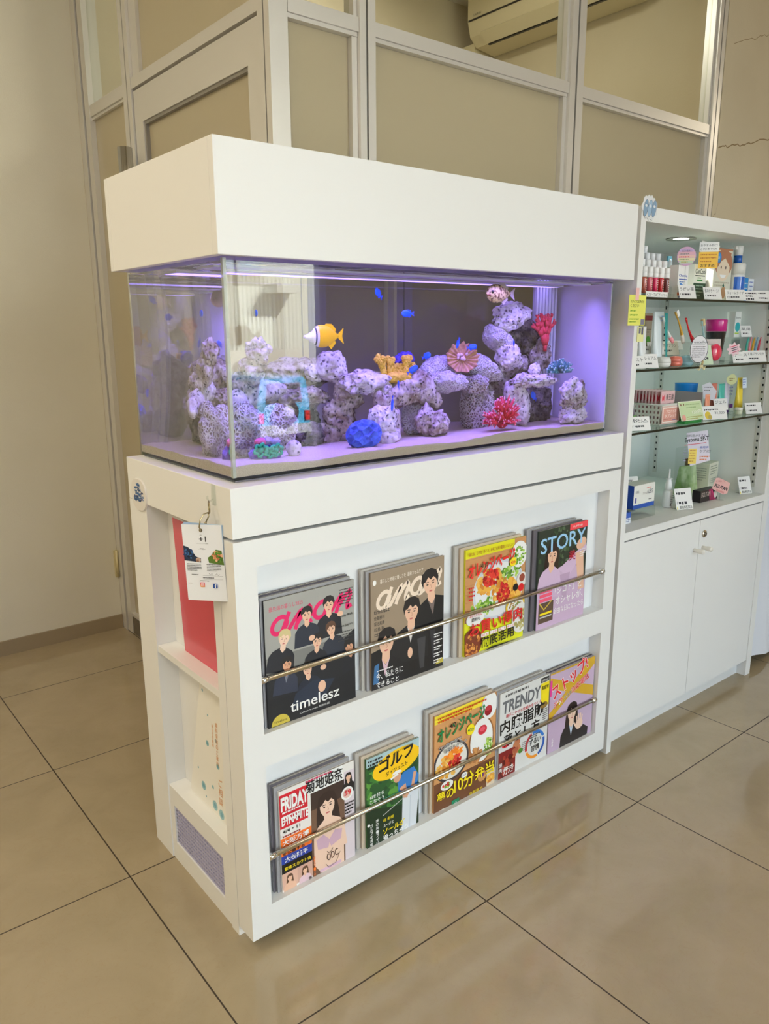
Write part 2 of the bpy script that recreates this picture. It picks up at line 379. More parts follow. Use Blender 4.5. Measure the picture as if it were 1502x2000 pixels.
# right wall with cracks in the plaster
wr = bxo('wall_right', (2.660, XE, .600, .72, 0, ZC), M_WALLW)
ck = MB(); mck = flat(150, 128, 92, .9)
def crack(pts, w):
    rnd = random.Random(5); q = []
    for (x0, z0), (x1, z1) in zip(pts[:-1], pts[1:]):
        for k in range(6): q.append((x0+(x1-x0)*k/6, z0+(z1-z0)*k/6+rnd.uniform(-.006, .006)))
    q.append(pts[-1])
    for a, b in zip(q[:-1], q[1:]):
        ck.add([(a[0], .5995, a[1]-w/2), (b[0], .5995, b[1]-w/2), (b[0], .5995, b[1]+w/2), (a[0], .5995, a[1]+w/2)], [(0, 1, 2, 3)], mck)
crack([(2.665, 2.015), (2.736, 2.031), (2.864, 2.054), (2.974, 2.083), (3.2, 2.13), (3.5, 2.16)], .005)
crack([(2.72, 2.42), (2.889, 2.476), (3.005, 2.514), (3.3, 2.60)], .0025)
crack([(2.665, 1.735), (2.69, 1.76), (2.70, 1.80)], .003)
ck.build('crack', wr)

# the room behind the partition
bxo('wall_back', (.485, 2.80, 2.06, 2.18, 0, ZC), M_WALLW)
bxo('wall_back_right', (2.70, 2.80, .72, 2.06, 0, ZC), M_WALLW)

# ---- glazed partition beside the door (plane x = .49) and behind the cabinet (plane y = .606)
def frame_box(mb, b): mb.box(*b, M_ALU)
w1 = MB()                                      # posts and rails of the side light
w1.box(.490, .545, 1.90, 1.945, .0, ZC, M_ALU); w1.box(.4855, .545, 1.955, 2.002, 0, ZC, M_ALU); w1.box(.497, .545, 1.945, 1.955, 0, ZC, M_ALUD)
w1.box(.490, .545, 1.499, 1.5285, 0, ZC, M_ALU); w1.box(.490, .545, 1.5345, 1.5675, 0, ZC, M_ALU); w1.box(.498, .545, 1.5285, 1.5345, 0, ZC, M_ALUD)
w1.box(.492, .545, 1.5675, 1.90, 2.058, 2.097, M_ALU); w1.box(.498, .545, 1.5675, 1.90, 2.048, 2.0575, M_ALU)
w1.box(.494, .545, 1.5675, 1.90, 0, .078, mat('kick_rail', srgb(120, 112, 98), .45, .3)); w1.box(.492, .545, 1.5675, 1.90, .079, .092, M_ALU)
o1 = S('window_1', w1)
bxo('glass_pane', (.510, .516, 1.568, 1.8995, .0925, 2.0478), M_FROST, o1); bxo('glass_pane', (.510, .516, 1.568, 1.8995, 2.0975, ZC-.001), M_GLASS, o1)
w2 = MB(); w2.box(.492, .545, .666, 1.498, 2.066, 2.100, M_ALU); w2.box(.50, .545, 1.44, 1.498, 2.1005, ZC, M_ALU); w2.box(.50, .545, .666, .70, 2.1005, ZC, M_ALU)
o2 = S('window_2', w2); bxo('glass_pane', (.512, .518, .7005, 1.4395, 2.1007, ZC-.001), M_FROST, o2)
d1 = MB()
d1.box(.496, .536, 1.428, 1.4935, .008, 2.058, M_ALU); d1.box(.496, .536, .6685, .730, .008, 2.058, M_ALU); d1.box(.496, .536, .730, 1.428, 1.955, 2.058, M_ALU); d1.box(.496, .536, .730, 1.428, .008, .16, M_ALU)
M_BEAD = mat('glazing_bead', (.30, .28, .25), .5, .3); d1.box(.5005, .5315, 1.418, 1.428, .16, 1.955, M_BEAD); d1.box(.5005, .5315, .730, .738, .16, 1.955, M_BEAD); d1.box(.5005, .5315, .738, 1.418, 1.945, 1.955, M_BEAD)
od = S('door_1', d1); bxo('glass_pane', (.513, .519, .738, 1.418, .16, 1.945), M_FROST, od)
hd = MB(); hd.tube([(.440, 1.463, .82), (.440, 1.463, 1.872)], .024, M_CHROME, 20)
for z in (.95, 1.76): hd.tube([(.440, 1.463, z), (.4955, 1.463, z)], .008, M_CHROME, 10)
hd.build('door_handle', od)
cp = MB(); cp.box(.490, .545, .6065, .6315, 0, ZC, M_ALU); cp.box(.490, .545, .637, .6645, 0, ZC, M_ALU); cp.box(.497, .545, .6315, .637, 0, ZC, M_ALUD)
S('trim_1', cp)
def bay(n, x0, x1, yb=.606):
    m = MB(); m.box(x0, x1, yb, yb+.05, 2.060, 2.096, M_ALU); m.box(x0, x1, yb+.006, yb+.05, 2.049, 2.0595, M_ALU)
    m.box(x1-.019, x1, yb+.008, yb+.05, .1005, 2.0485, M_ALU); m.box(x0, x0+.004, yb+.008, yb+.05, .1005, 2.0485, M_ALUD); m.box(x0, x1, yb+.004, yb+.05, 0, .1, M_ALU)
    m.box(x1-.012, x1, yb+.008, yb+.05, 2.0965, ZC, M_ALU)
    o = S('window_%d' % n, m)
    bxo('glass_pane', (x0+.0045, x1-.0195, yb+.026, yb+.032, .1006, 2.0484), M_FROST, o); bxo('glass_pane', (x0+.001, x1-.0125, yb+.026, yb+.032, 2.0966, ZC-.001), M_GLASS, o)
bay(3, .546, .7712); bay(4, .8266, 1.6715); bay(5, 1.7456, 2.600)
def post(n, x0, x1):
    m = MB(); w = (x1-x0); m.box(x0, x0+w*.40, .602, .656, 0, ZC, M_ALU); m.box(x0+w*.52, x1, .602, .656, 0, ZC, M_ALU); m.box(x0+w*.40, x0+w*.52, .608, .656, 0, ZC, M_ALUD); S('trim_%d' % n, m)
post(2, .7718, .826); post(3, 1.672, 1.745); post(4, 2.601, 2.6585)

# ---- glazed shop front behind the camera (reflected in the tank)
m = MB()
for x in (-1.5, -.1, 1.3, 2.69): m.box(x, x+.05, YF-.09, YF-.03, 0, 2.72, M_ALU)
m.box(-1.45, 2.69, YF-.09, YF-.03, 0, .06, M_ALU); m.box(-1.45, 2.69, YF-.09, YF-.03, 2.66, 2.72, M_ALU)
S('window_6', m)

# ---- what stands outside that window
bxo('ground', (-60, 80, -80, YF-.13, -1.62, -1.5), mat('asphalt', (.09, .09, .09), .9, bump=(6, .4, .02)))
bd = thing('corrugated_building', 'white corrugated building across the car park, reflected in the front glass', 'building', (0, -40, -1.5))
sd = MB(); msd = mat('white_siding', (.86, .88, .84), .6); n = 160
pts = []
for i in range(n):
    x = 2+i*.28; pts += [(x, 0), (x+.15, 0), (x+.17, -.16), (x+.26, -.16)]
vs = [(x, y, z) for x, y in pts for z in (1.75, 12)]
sd.add(vs, [(2*i, 2*i+2, 2*i+3, 2*i+1) for i in range(len(pts)-1)], msd); sd.box(2, 46.8, -8, -.17, 1.75, 12, msd); sd.build('siding', bd)
q = MB(); q.box(2, 46.8, -8, -.02, .5, 1.74, mat('concrete', (.55, .54, .5), .8)); q.build('plinth', bd)
for x0, z0 in ((13, 7.0), (21, 6.2), (29.5, 7)):
    q = MB(); q.box(x0, x0+2.6, -.05, .06, z0, z0+2.2, mat('far_window', (.35, .42, .45), .1)); q.box(x0-.1, x0+2.7, .01, .12, z0-.12, z0-.001, msd); q.build('upper_window', bd)
q = MB(); q.box(23.9, 25.6, .005, 1.3, 5.0, 5.5, msd); q.build('vent_hood', bd)
q = MB(); q.tube([(22.0, .12, 11), (22.0, .12, 2.0)], .09, mat('far_pipe', (.4, .42, .38), .5), 8); q.build('drainpipe', bd)
gr = MB(); rnd = random.Random(3); mg = mat('weeds', (.16, .19, .06), .9)
for i in range(2600):
    x = rnd.uniform(14, 34); y = rnd.uniform(-39.6, -37.6); h = rnd.uniform(.25, .8); gr.add([(x-.04, y, -1.5), (x+.04, y, -1.5), (x+rnd.uniform(-.15, .15), y, -1.5+h)], [(0, 1, 2)], mg)
o = gr.build('weeds'); o['kind'] = 'stuff'; tag(o, 'strip of weeds at the foot of the corrugated building', 'grass')
car = thing('car', 'light blue boxy car parked outside, seen reflected in the front glass', 'car', (9.45, -15.0, -1.5), (0, 0, 0))
mb_ = mat('car_paint', srgb(70, 165, 215), .25, coat=1.0); b = MB()
prof = [(-.72, .35), (-.76, .55), (-.76, 1.05), (-.66, 1.62), (-.55, 1.72), (.55, 1.72), (.66, 1.62), (.76, 1.05), (.76, .55), (.72, .35)]
b.prism(prof, -3.0, 0, mb_); b.build('body', car, .04)
q = MB(); q.prism([(-.52, 1.08), (-.46, 1.56), (.46, 1.56), (.52, 1.08)], .0, .012, mat('car_glass', (.05, .06, .07), .05)); q.build('rear_window', car)
q = MB(); q.box(-.74, .74, -.05, .09, .32, .56, mat('bumper', (.5, .52, .53), .3)); q.build('bumper', car)
for sx in (-1, 1):
    q = MB(); q.box(sx*.66-.07, sx*.66+.07, -.02, .03, .62, .86, mat('tail_lamp', (.6, .02, .02), .2)); q.build('tail_lamp', car)
    q = MB(); q.tube([(sx*.66-.08, -.45, .29), (sx*.66+.08, -.45, .29)], .29, M_BLACK, 24); q.build('wheel', car)
q = MB(); q.tube([(0, .013, .86), (0, .19, .86)], .30, M_BLACK, 28); q.tube([(0, .19, .86), (0, .20, .86)], .17, mat('bumper', (1, 1, 1)), 24); q.build('spare_wheel', car)

# ---- air conditioner on the right wall of the back room
ac = thing('air_conditioner', 'cream wall-mounted air conditioner high up behind the clear upper glass', 'air conditioner', (2.695, 1.46, 2.66))
mac = mat('cream_plastic', srgb(226, 214, 178), .45); q = MB()
q.add([(x, y, z) for y in (-.46, .47) for x, z in ((0, .03), (-.14, .045), (-.185, .085), (-.205, .155), (-.205, .31), (-.19, .335), (0, .335))], [tuple(range(7)), tuple(range(7, 14))[::-1]]+[(k, 7+k, 7+(k+1) % 7, (k+1) % 7) for k in range(7)], mac)
q.build('body', ac, .006)
q = MB(); q.box(-.2075, -.2055, -.45, .46, .150, .158, M_BLACK); q.build('panel_seam', ac)
q = MB(); q.add([(-.150, -.40, .046), (-.150, .38, .046), (-.197, .38, .090), (-.197, -.40, .090), (-.156, -.40, .040), (-.156, .38, .040), (-.203, .38, .084), (-.203, -.40, .084)], [(0, 1, 2, 3), (7, 6, 5, 4), (0, 3, 7, 4), (1, 5, 6, 2), (2, 6, 7, 3), (0, 4, 5, 1)], mac); q.build('air_flap', ac)
q = MB(); q.box(-.142, -.128, -.40, .38, .040, .046, M_BLACK); q.build('outlet_gap', ac)
a = Art((-.206, .47, .2), (0, -1, 0), (0, 0, 1), .93, lift=.0022); a.text('DAIKIN', .05, .035, .012, flat(90, 86, 76)); a.mb.build('lettering', ac)
a = Art((-.206, .47, .2), (0, -1, 0), (0, 0, 1), .93, lift=.0022); a.text('△□○', .42, .045, .016, flat(120, 112, 90)); a.mb.build('symbols', ac)
q = MB(); q.box(2.56, 2.697, 1.945, 2.058, 2.685, 2.735, mac); tag(q.build('pipe_cover'), 'cream pipe duct running from the air conditioner to the corner', 'pipe cover')

# ================================================================ aquarium cabinet
CW, CD = 1.218, .497
ZB, ZBB = .9945, .8985
cab = thing('aquarium_cabinet', 'white laminate cabinet with side niches carrying the aquarium', 'cabinet', (0, 0, 0))
m = MB(); m.box(0, CW, 0, CD, ZBB, ZB, M_LAM); m.build('top_band', cab, .0012)
m = MB()
m.box(0, .048, .400, CD, 0, ZBB-.0006, M_LAM); m.box(0, .048, .062, .093, 0, ZBB-.0006, M_LAM)
m.box(.048, CW, .062, CD, .0, ZBB-.0006, M_LAM)
m.build('carcass', cab)
m = MB(); m.box(.002, .0475, .0932, .3998, .5455, .5615, M_LAM); m.build('shelf', cab)
m = MB(); m.box(.004, .0478, .0932, .3998, 0, .150, M_LAM) if False else None
# vent panel: frame round a perforated sheet
m.box(.003, .0475, .0932, .3998, 0, .050, M_LAM); m.box(.003, .0475, .0932, .3998, .153, .200, M_LAM); m.box(.003, .0475, .0932, .1262, .050, .153, M_LAM); m.box(.003, .0475, .3762, .3998, .050, .153, M_LAM)
vp = m.build('vent_panel', cab)
ml = mat('lavender_grille', srgb(178, 176, 206), .5); m = MB()
for i in range(21): y = .1262+i*.0125; m.box(.0075, .0105, y, y+.0058, .0502, .1528, ml)
for i in range(11): z = .0502+i*.0102; m.box(.0066, .0098, .1262, .3762, z, z+.0046, ml)
m.build('grille', vp); m = MB(); m.box(.020, .022, .1264, .376, .0502, .1528, flat(96, 92, 122)); m.build('filter_sheet', vp)
# magazine rack: a separate panel hung on the front
rk = thing('magazine_rack', 'white magazine rack panel with two openings across the cabinet front', 'rack', (0, 0, 0))
RX0, RX1 = .0478, 1.168
m = MB()
m.box(0, RX0, 0, .060, .026, .892, M_LAM); m.box(RX1, 1.2165, 0, .060, .026, .892, M_LAM)
for z0, z1 in ((.026, .094), (.416, .488), (.839, .892)): m.box(RX0, RX1, 0, .060, z0, z1, M_LAM)
m.build('frame', rk)
m = MB(); m.box(RX0+.0002, RX1-.0002, .038, .0598, .0942, .4158, M_LAMIN); m.box(RX0+.0002, RX1-.0002, .038, .0598, .4882, .8388, M_LAMIN); m.build('back_panel', rk)
for z in (.6015, .2025):
    m = MB(); m.tube([(RX0+.0005, .0055, z), (RX1-.0005, .0055, z)], .0052, M_STEEL, 16)
    r_ = m.build('rail', rk)
    for x in (RX0, RX1-.016):
        m = MB(); m.tube([(x+.0002, .0055, z), (x+.0158, .0055, z)], .0072, M_CHROME, 16); m.build('end_cap', r_)
# hood
hd = MB(); hd.box(0, CW, 0, .018, 1.4005, 1.5885, M_LAM); hd.box(0, CW, CD-.018, CD, 1.4005, 1.5885, M_LAM); hd.box(0, .018, .018, CD-.018, 1.4005, 1.5885, M_LAM); hd.box(CW-.018, CW, .018, CD-.018, 1.4005, 1.5885, M_LAM); hd.box(.018, CW-.018, .018, CD-.018, 1.5705, 1.5885, M_LAM)
tag(hd.build('aquarium_hood', None, .0012), 'plain white box hood covering the top of the aquarium', 'aquarium hood')

# ---------------------------------------------------------------- tank
TX0, TX1, TY0, TY1, TZ0, TW = .033, 1.190, .045, .484, 1.0045, 1.3965
tank = thing('aquarium', 'large glass aquarium of clear water glowing violet on the white cabinet', 'aquarium', (TX0, TY0, ZB))
tank_inv = Matrix.Translation((-TX0, -TY0, -ZB))
def tb(mb, name, par=tank):
    o = mb.build(name, par)
    if par is tank: o.matrix_parent_inverse = tank_inv
    return o
M_WATER = mat('water', (.965, .985, 1.0), 0.0, trans=1.0, ior=1.34)
w = MB(); NX, NY = 120, 46; vs = []; fs = []
for i in range(NX+1):
    for j in range(NY+1):
        x = TX0+(TX1-TX0)*i/NX; y = TY0+(TY1-TY0)*j/NY
        z = TW+.0011*noise.noise(Vector((x*14, y*26, 1)))+.0006*noise.noise(Vector((x*40, y*70, 4)))
        vs.append((x, y, z))
fs = [(i*(NY+1)+j, (i+1)*(NY+1)+j, (i+1)*(NY+1)+j+1, i*(NY+1)+j+1) for i in range(NX) for j in range(NY)]
w.add(vs, fs, M_WATER, True)
base = len(w.v); A = lambda i, j: i*(NY+1)+j
lo = [(TX0, TY0, TZ0), (TX1, TY0, TZ0), (TX1, TY1, TZ0), (TX0, TY1, TZ0)]; w.v += [Vector(p) for p in lo]
def rawf(f): w.f.append(f); w.m.append(0); w.smooth.append(False)
rawf([base, base+1]+[A(i, 0) for i in range(NX, -1, -1)]); rawf([base+1, base+2]+[A(NX, j) for j in range(NY, -1, -1)])
rawf([base+2, base+3]+[A(i, NY) for i in range(NX+1)]); rawf([base+3, base]+[A(0, j) for j in range(NY+1)]); rawf([base+3, base+2, base+1, base])
tb(w, 'water')
M_TG = thin_glass('tank_glass', (.985, .995, .99), 1.45)
for nme, bx_ in (('front_pane', (TX0-.0005, TX1, TY0-.0011, TY0-.0004, TZ0, 1.411)), ('back_pane', (TX0, TX1, TY1+.0004, TY1+.0011, TZ0, 1.411)), ('left_pane', (TX0-.0011, TX0-.0006, TY0-.0003, TY1+.0003, TZ0, 1.411)), ('right_pane', (TX1+.0004, TX1+.0011, TY0, TY1, TZ0, 1.411))):
    m = MB(); m.box(*bx_, M_TG); tb(m, nme)
M_HAZE = bpy.data.materials.new('haze_sheet'); M_HAZE.use_nodes = True; _n = M_HAZE.node_tree; _n.nodes.clear()  # pale sheet added to imitate haze of light scattered in the water
_o = _n.nodes.new('ShaderNodeOutputMaterial'); _t = _n.nodes.new('ShaderNodeBsdfTransparent'); _d = _n.nodes.new('ShaderNodeBsdfDiffuse'); _x = _n.nodes.new('ShaderNodeMixShader'); _x.inputs[0].default_value = .12
_d.inputs[0].default_value = (.74, .74, .78, 1); _n.links.new(_t.outputs[0], _x.inputs[1]); _n.links.new(_d.outputs[0], _x.inputs[2]); _n.links.new(_x.outputs[0], _o.inputs[0])
m = MB(); m.add([(TX0+.001, TY1-.0012, TZ0+.001), (TX1-.005, TY1-.0012, TZ0+.001), (TX1-.005, TY1-.0012, TW-.004), (TX0+.001, TY1-.0012, TW-.004)], [(0, 1, 2, 3)], M_HAZE); tb(m, 'haze_sheet')
m = MB(); m.box(TX0, TX1, TY0, TY1, ZB+.0035, TZ0-.0004, thin_glass('bottom_glass', (.62, .72, .68), 1.5)); tb(m, 'base_pane')
m = MB(); m.box(TX0+.004, TX1-.004, TY0+.003, TY1-.003, ZB+.0002, ZB+.0033, flat(104, 98, 112)); tb(m, 'reflection_sheet')  # grey sheet added for the dark reflection in the bottom glass
# bonded glass edges at the corners
M_EDGE = bpy.data.materials.new('bonded_glass_edge'); M_EDGE.use_nodes = True
_b = M_EDGE.node_tree.nodes['Principled BSDF']; _b.inputs['Base Color'].default_value = (.50, .55, .47, 1); _b.inputs['Roughness'].default_value = .2; _b.inputs['Alpha'].default_value = .55
m = MB(); m.box(TX0-.0026, TX0-.0012, TY0-.0026, TY0+.0050, TZ0, 1.4, M_EDGE); m.box(TX0-.0012, TX0+.0040, TY0-.0026, TY0-.0012, TZ0, 1.4, M_EDGE)
tb(m, 'corner_seam')
m = MB(); m.box(TX1-.0045, TX1-.0008, TY0+.0015, TY1-.0015, TZ0+.001, TW-.004, mat('white_film', (.80, .79, .84), .5)); tb(m, 'side_film')
m = MB(); mo = mat('overflow_plastic', (.78, .78, .84), .4)
m.box(1.078, 1.166, .338, .352, 1.03, TW-.006, mo)
for i in range(7): m.box(1.079+i*.0128, 1.0865+i*.0128, .331, .338, 1.03, TW-.006, mo)
tag(m.build('overflow_box'), 'pale ribbed overflow column standing in the right back of the aquarium', 'overflow box')
# submerged light bars just below the surface
lb = thing('light_bar', 'violet light bar along the top of the aquarium just under the surface', 'light', (.60, .30, 1.3865))
m = MB(); m.box(-.54, .54, -.035, .035, .0015, .0055, flat(210, 210, 220)); m.build('housing', lb)
l = lamp('violet_light', 'AREA', (0, 0, .0008), (0, 0, 0), .8, (.30, .20, 1.0), shape='RECTANGLE', size=1.06, size_y=.060); l.parent = lb
lb2 = copy_tree(lb); lb2.location = (.60, .14, 1.3868); lb2['label'] = 'front one of the two violet light bars under the water surface'
lb['label'] = 'rear one of the two violet light bars under the water surface'; lb['group'] = lb2['group'] = 'light bars in the aquarium'
for c in lb2.children:
    if c.type == 'LIGHT': c.data = c.data.copy(); c.data.energy = 5.2; c.data.color = (.27, .18, 1.0); c.data.spread = math.radians(135)

# sand bed
sb = MB(); NX, NY = 110, 42; vs = []; E_ = .0006
def sand_z(x, y):
    e = .018+.005*noise.noise(Vector((x*7, y*9, 0)))+.0022*noise.noise(Vector((x*30, y*30, 3)))
    if y < TY0+.03: e += .002*math.sin(x*17)
    return TZ0+e
for i in range(NX+1):
    for j in range(NY+1):
        x = TX0+E_+(TX1-.0055-TX0-E_)*i/NX; y = TY0+E_+(TY1-TY0-2*E_)*j/NY; vs.append((x, y, sand_z(x, y)))
sb.add(vs, [(i*(NY+1)+j, (i+1)*(NY+1)+j, (i+1)*(NY+1)+j+1, i*(NY+1)+j+1) for i in range(NX) for j in range(NY)], mat('coral_sand', srgb(240, 226, 204), .95, bump=(900, .9, .002), var=(700, srgb(196, 174, 146), .35, .75)), True)
base = len(sb.v); X0, X1, Y0, Y1 = TX0+E_, TX1-.0055, TY0+E_, TY1-E_; sb.v += [Vector(p) for p in ((X0, Y0, TZ0+.0003), (X1, Y0, TZ0+.0003), (X1, Y1, TZ0+.0003), (X0, Y1, TZ0+.0003))]
for f in ([base, base+1]+[A(i, 0) for i in range(NX, -1, -1)], [base+1, base+2]+[A(NX, j) for j in range(NY, -1, -1)], [base+2, base+3]+[A(i, NY) for i in range(NX+1)], [base+3, base]+[A(0, j) for j in range(NY+1)]):
    sb.f.append(f); sb.m.append(0); sb.smooth.append(False)
o = sb.build('sand'); o['kind'] = 'stuff'; tag(o, 'bed of pale coral sand on the aquarium floor', 'sand')

# ---------------------------------------------------------------- rocks
M_HONEY = voro_mat('honeycomb_coral', (.84, .80, .74), (.26, .20, .15), 125, .22, .9, .004, mixn=(.42, .38, .32))
M_HONEYW = voro_mat('white_honeycomb_coral', (.86, .83, .82), (.44, .39, .36), 130, .20, .8, .0035, mixn=(.66, .63, .62))
M_ROCK = rock_mat('live_rock', (.66, .60, .50), (.22, .16, .10), scale=34)
M_ROCKW = rock_mat('pale_live_rock', (.84, .80, .74), (.40, .34, .27), scale=30, pos=.46)
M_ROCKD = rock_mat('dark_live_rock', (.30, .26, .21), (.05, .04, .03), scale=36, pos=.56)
_ico = {}
def ico(sub):
    if sub not in _ico:
        b = bmesh.new(); bmesh.ops.create_icosphere(b, subdivisions=sub, radius=1); b.verts.index_update()
        _ico[sub] = ([v.co.copy() for v in b.verts], [[v.index for v in f.verts] for f in b.faces]); b.free()
    return _ico[sub]
def fract(p, n=4):
    s = 0; a = 1
    for k in range(n): s += a*noise.noise(p); p = p*2.07; a *= .5
    return s
def pit(p):
    d = noise.voronoi(p)[0][0]
    return max(0.0, 1-d/.34)
def rock_mesh(mb, c, r, m, seed, amp=.25, freq=1.6, pits=.0, pf=7.0, T=None, sub=5, boxy=0.0):
    V, F = ico(sub); out = []; off = Vector((seed*3.1, seed*1.7, seed*.9)); k = min(r)
    for v in V:
        d = v.copy()
        if boxy: q = max(abs(d.x), abs(d.y), abs(d.z)); d = d*(1-boxy+boxy/q*.86)
        p = Vector((d.x*r[0], d.y*r[1], d.z*r[2])); wp = p/k
        h = 1+amp*fract(wp*freq*.55+off)
        if pits: h -= pits*pit(wp*pf*.35+off)
        p = p*h
        out.append(p+Vector(c) if T is None else T @ p+Vector(c))
    mb.add(out, F, m, True)
def rock(label, parts, cat='rock', name='reef_rock', group='reef rocks in the aquarium'):
    mb = MB()
    for i, q in enumerate(parts):
        c, r, m, seed = q[:4]; kw = q[4] if len(q) > 4 else {}
        kw = dict(kw)
        if 'rot' in kw: kw['T'] = Euler(kw.pop('rot')).to_matrix()
        rock_mesh(mb, c, r, m, seed, **kw)
    return tag(mb.build(name), label, cat, group)
def branchrock(label, path, rad, m, seed, amp=.35, cat='rock', group='reef rocks in the aquarium', name='reef_rock'):
    pts = [Vector(p) for p in path]; fine = []; rr = []; n = len(pts)-1
    for i in range(n):
        p0 = pts[max(i-1, 0)]; p1 = pts[i]; p2 = pts[i+1]; p3 = pts[min(i+2, n)]
        for k in range(14):
            t = k/14; fine.append(.5*((2*p1)+(p2-p0)*t+(2*p0-5*p1+4*p2-p3)*t*t+(3*p1-p0-3*p2+p3)*t**3)); rr.append(rad[i]*(1-t)+rad[i+1]*t)
    fine.append(pts[-1]); rr.append(rad[-1]); N = len(fine)
    for k in range(5): rr[k] *= math.sqrt(1-(1-(k+.3)/5.3)**2); rr[N-1-k] *= math.sqrt(1-(1-(k+.3)/5.3)**2)
    mb = MB(); mb.tube(fine, rr, m, 40); off = Vector((seed*2.3, seed, seed*1.3)); out = []
    for i, v in enumerate(mb.v):
        c = fine[min(i//40, N-1)]; d = v-c; s = 1+amp*fract(v*24+off, 4)-.22*pit(v*55+off); out.append(c+d*s)
    mb.v = out
    return tag(mb.build(name), label, cat, group)
P1 = dict(amp=.34, freq=2.2, pits=.26, pf=6); PH = dict(amp=.30, freq=1.7, pits=.10, pf=4); PP = dict(amp=.30, freq=2.0, pits=.16, pf=5)
rock('tall honeycomb coral rock nearest the left front corner of the tank', [((.128, .215, 1.076), (.044, .040, .060), M_HONEY, 1, PH), ((.155, .235, 1.045), (.036, .034, .040), M_HONEY, 2, PH)])
rock('round honeycomb coral rock just right of the tall honeycomb rock', [((.216, .24, 1.083), (.042, .038, .042), M_HONEY, 3, PH), ((.232, .262, 1.046), (.034, .03, .034), M_HONEY, 4, PH)])
rock('small round pale stone on the sand beside the green and purple coral', [((.212, .150, 1.036), (.018, .017, .018), M_ROCKW, 5, dict(amp=.12, freq=2, sub=4))])
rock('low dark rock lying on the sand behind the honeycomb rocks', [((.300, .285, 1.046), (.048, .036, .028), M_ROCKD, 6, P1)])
rock('lumpy brown pinnacle rock rising in the left of the tank', [((.178, .245, 1.232), (.026, .024, .030), M_ROCK, 7, P1), ((.168, .262, 1.196), (.028, .026, .034), M_ROCK, 8, P1), ((.150, .285, 1.165), (.028, .026, .026), M_ROCK, 9, P1)])
branchrock('knobbly grey branch of coral lying across the left rocks', [(.06, .235, 1.108), (.12, .27, 1.132), (.20, .30, 1.146), (.27, .32, 1.15)], [.014, .022, .024, .018], M_ROCKW, 10, .5)
rock('broad sandy mound rock at the back left of the tank', [((.330, .385, 1.175), (.082, .05, .040), M_ROCK, 11, PP), ((.300, .39, 1.115), (.075, .05, .05), M_ROCK, 12, PP), ((.315, .39, 1.06), (.07, .05, .05), M_ROCKD, 13, PP)])
rock('flat brown rock between the mound and the central overhang', [((.330, .33, 1.128), (.050, .034, .022), M_ROCK, 14, P1), ((.352, .330, 1.180), (.024, .022, .020), M_ROCKW, 15, PP)])
rock('white lumpy rock at the left end of the central overhang', [((.392, .315, 1.190), (.040, .034, .036), M_ROCKW, 16, PP)])
rock('overhanging pale plate rock left of the yellow coral', [((.448, .25, 1.158), (.064, .046, .026), M_ROCKW, 17, PP), ((.492, .235, 1.138), (.026, .026, .022), M_ROCKW, 18, P1)])
rock('tall grey pitted column carrying the overhanging plate', [((.425, .29, 1.128), (.040, .032, .035), M_ROCK, 19, P1), ((.402, .30, 1.082), (.042, .034, .042), M_ROCK, 20, P1), ((.378, .31, 1.040), (.036, .032, .034), M_ROCK, 21, P1)])
branchrock('arching brown rock under the yellow coral', [(.462, .215, 1.118), (.51, .225, 1.120), (.56, .24, 1.132), (.605, .245, 1.140), (.640, .235, 1.118), (.668, .225, 1.092)], [.020, .026, .032, .038, .034, .018], M_ROCK, 22, .4)
rock('white pitted pillar rock right of the blue coral', [((.468, .185, 1.068), (.038, .034, .040), M_ROCKW, 23, P1), ((.474, .185, 1.036), (.040, .034, .028), M_ROCKW, 24, PP), ((.505, .22, 1.06), (.028, .03, .052), M_ROCK, 25, PP)])
rock('violet honeycomb rock below the arch', [((.612, .275, 1.066), (.034, .032, .048), M_HONEYW, 26, PH)])
rock('brown pitted boulder on the sand below the arch', [((.636, .20, 1.052), (.046, .036, .032), M_ROCK, 27, P1), ((.608, .205, 1.062), (.026, .03, .036), M_ROCK, 28, P1)])
rock('pale honeycomb dome left of the flower coral', [((.700, .29, 1.180), (.052, .040, .030), M_HONEYW, 29, PH), ((.660, .28, 1.165), (.034, .03, .026), M_HONEYW, 30, PH)])
rock('low pale honeycomb plate in front of the dome', [((.700, .235, 1.148), (.056, .038, .026), M_HONEYW, 31, PH)])
rock('long ridged pale coral rock right of the flower coral', [((.838, .285, 1.180), (.088, .040, .030), M_HONEYW, 32, dict(amp=.2, freq=1.4, rot=(0, .32, 0)))])
rock('round grey rock tucked below the ridged coral rock', [((.806, .255, 1.138), (.046, .036, .024), M_HONEY, 33, PH)])
rock('stout grey column rock in the middle right', [((.848, .305, 1.070), (.056, .042, .062), M_HONEY, 34, dict(amp=.18, freq=1.5, boxy=.5, pits=.1)), ((.845, .31, 1.12), (.046, .036, .03), M_ROCK, 35, PP)])
branchrock('curved pale rock behind the red coral on the sand', [(.900, .235, 1.118), (.930, .225, 1.112), (.952, .215, 1.085), (.950, .21, 1.055), (.935, .205, 1.032)], [.022, .030, .032, .030, .024], M_ROCKW, 36, .34)
rock('flat overhanging plate rock with a short neck', [((.990, .195, 1.140), (.085, .045, .017), M_ROCKW, 37, PP), ((1.000, .215, 1.164), (.020, .018, .022), M_ROCKW, 38, PP), ((.940, .19, 1.146), (.026, .03, .018), M_ROCKW, 39, PP)])
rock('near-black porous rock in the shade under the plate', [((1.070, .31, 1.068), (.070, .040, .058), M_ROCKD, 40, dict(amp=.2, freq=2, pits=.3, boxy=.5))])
rock('white smooth boulder at the very top of the right pile', [((.950, .275, 1.315), (.066, .042, .028), M_ROCKW, 41, dict(amp=.26, freq=1.8, pits=.12)), ((.928, .265, 1.293), (.052, .036, .022), M_ROCKW, 42, PP)])
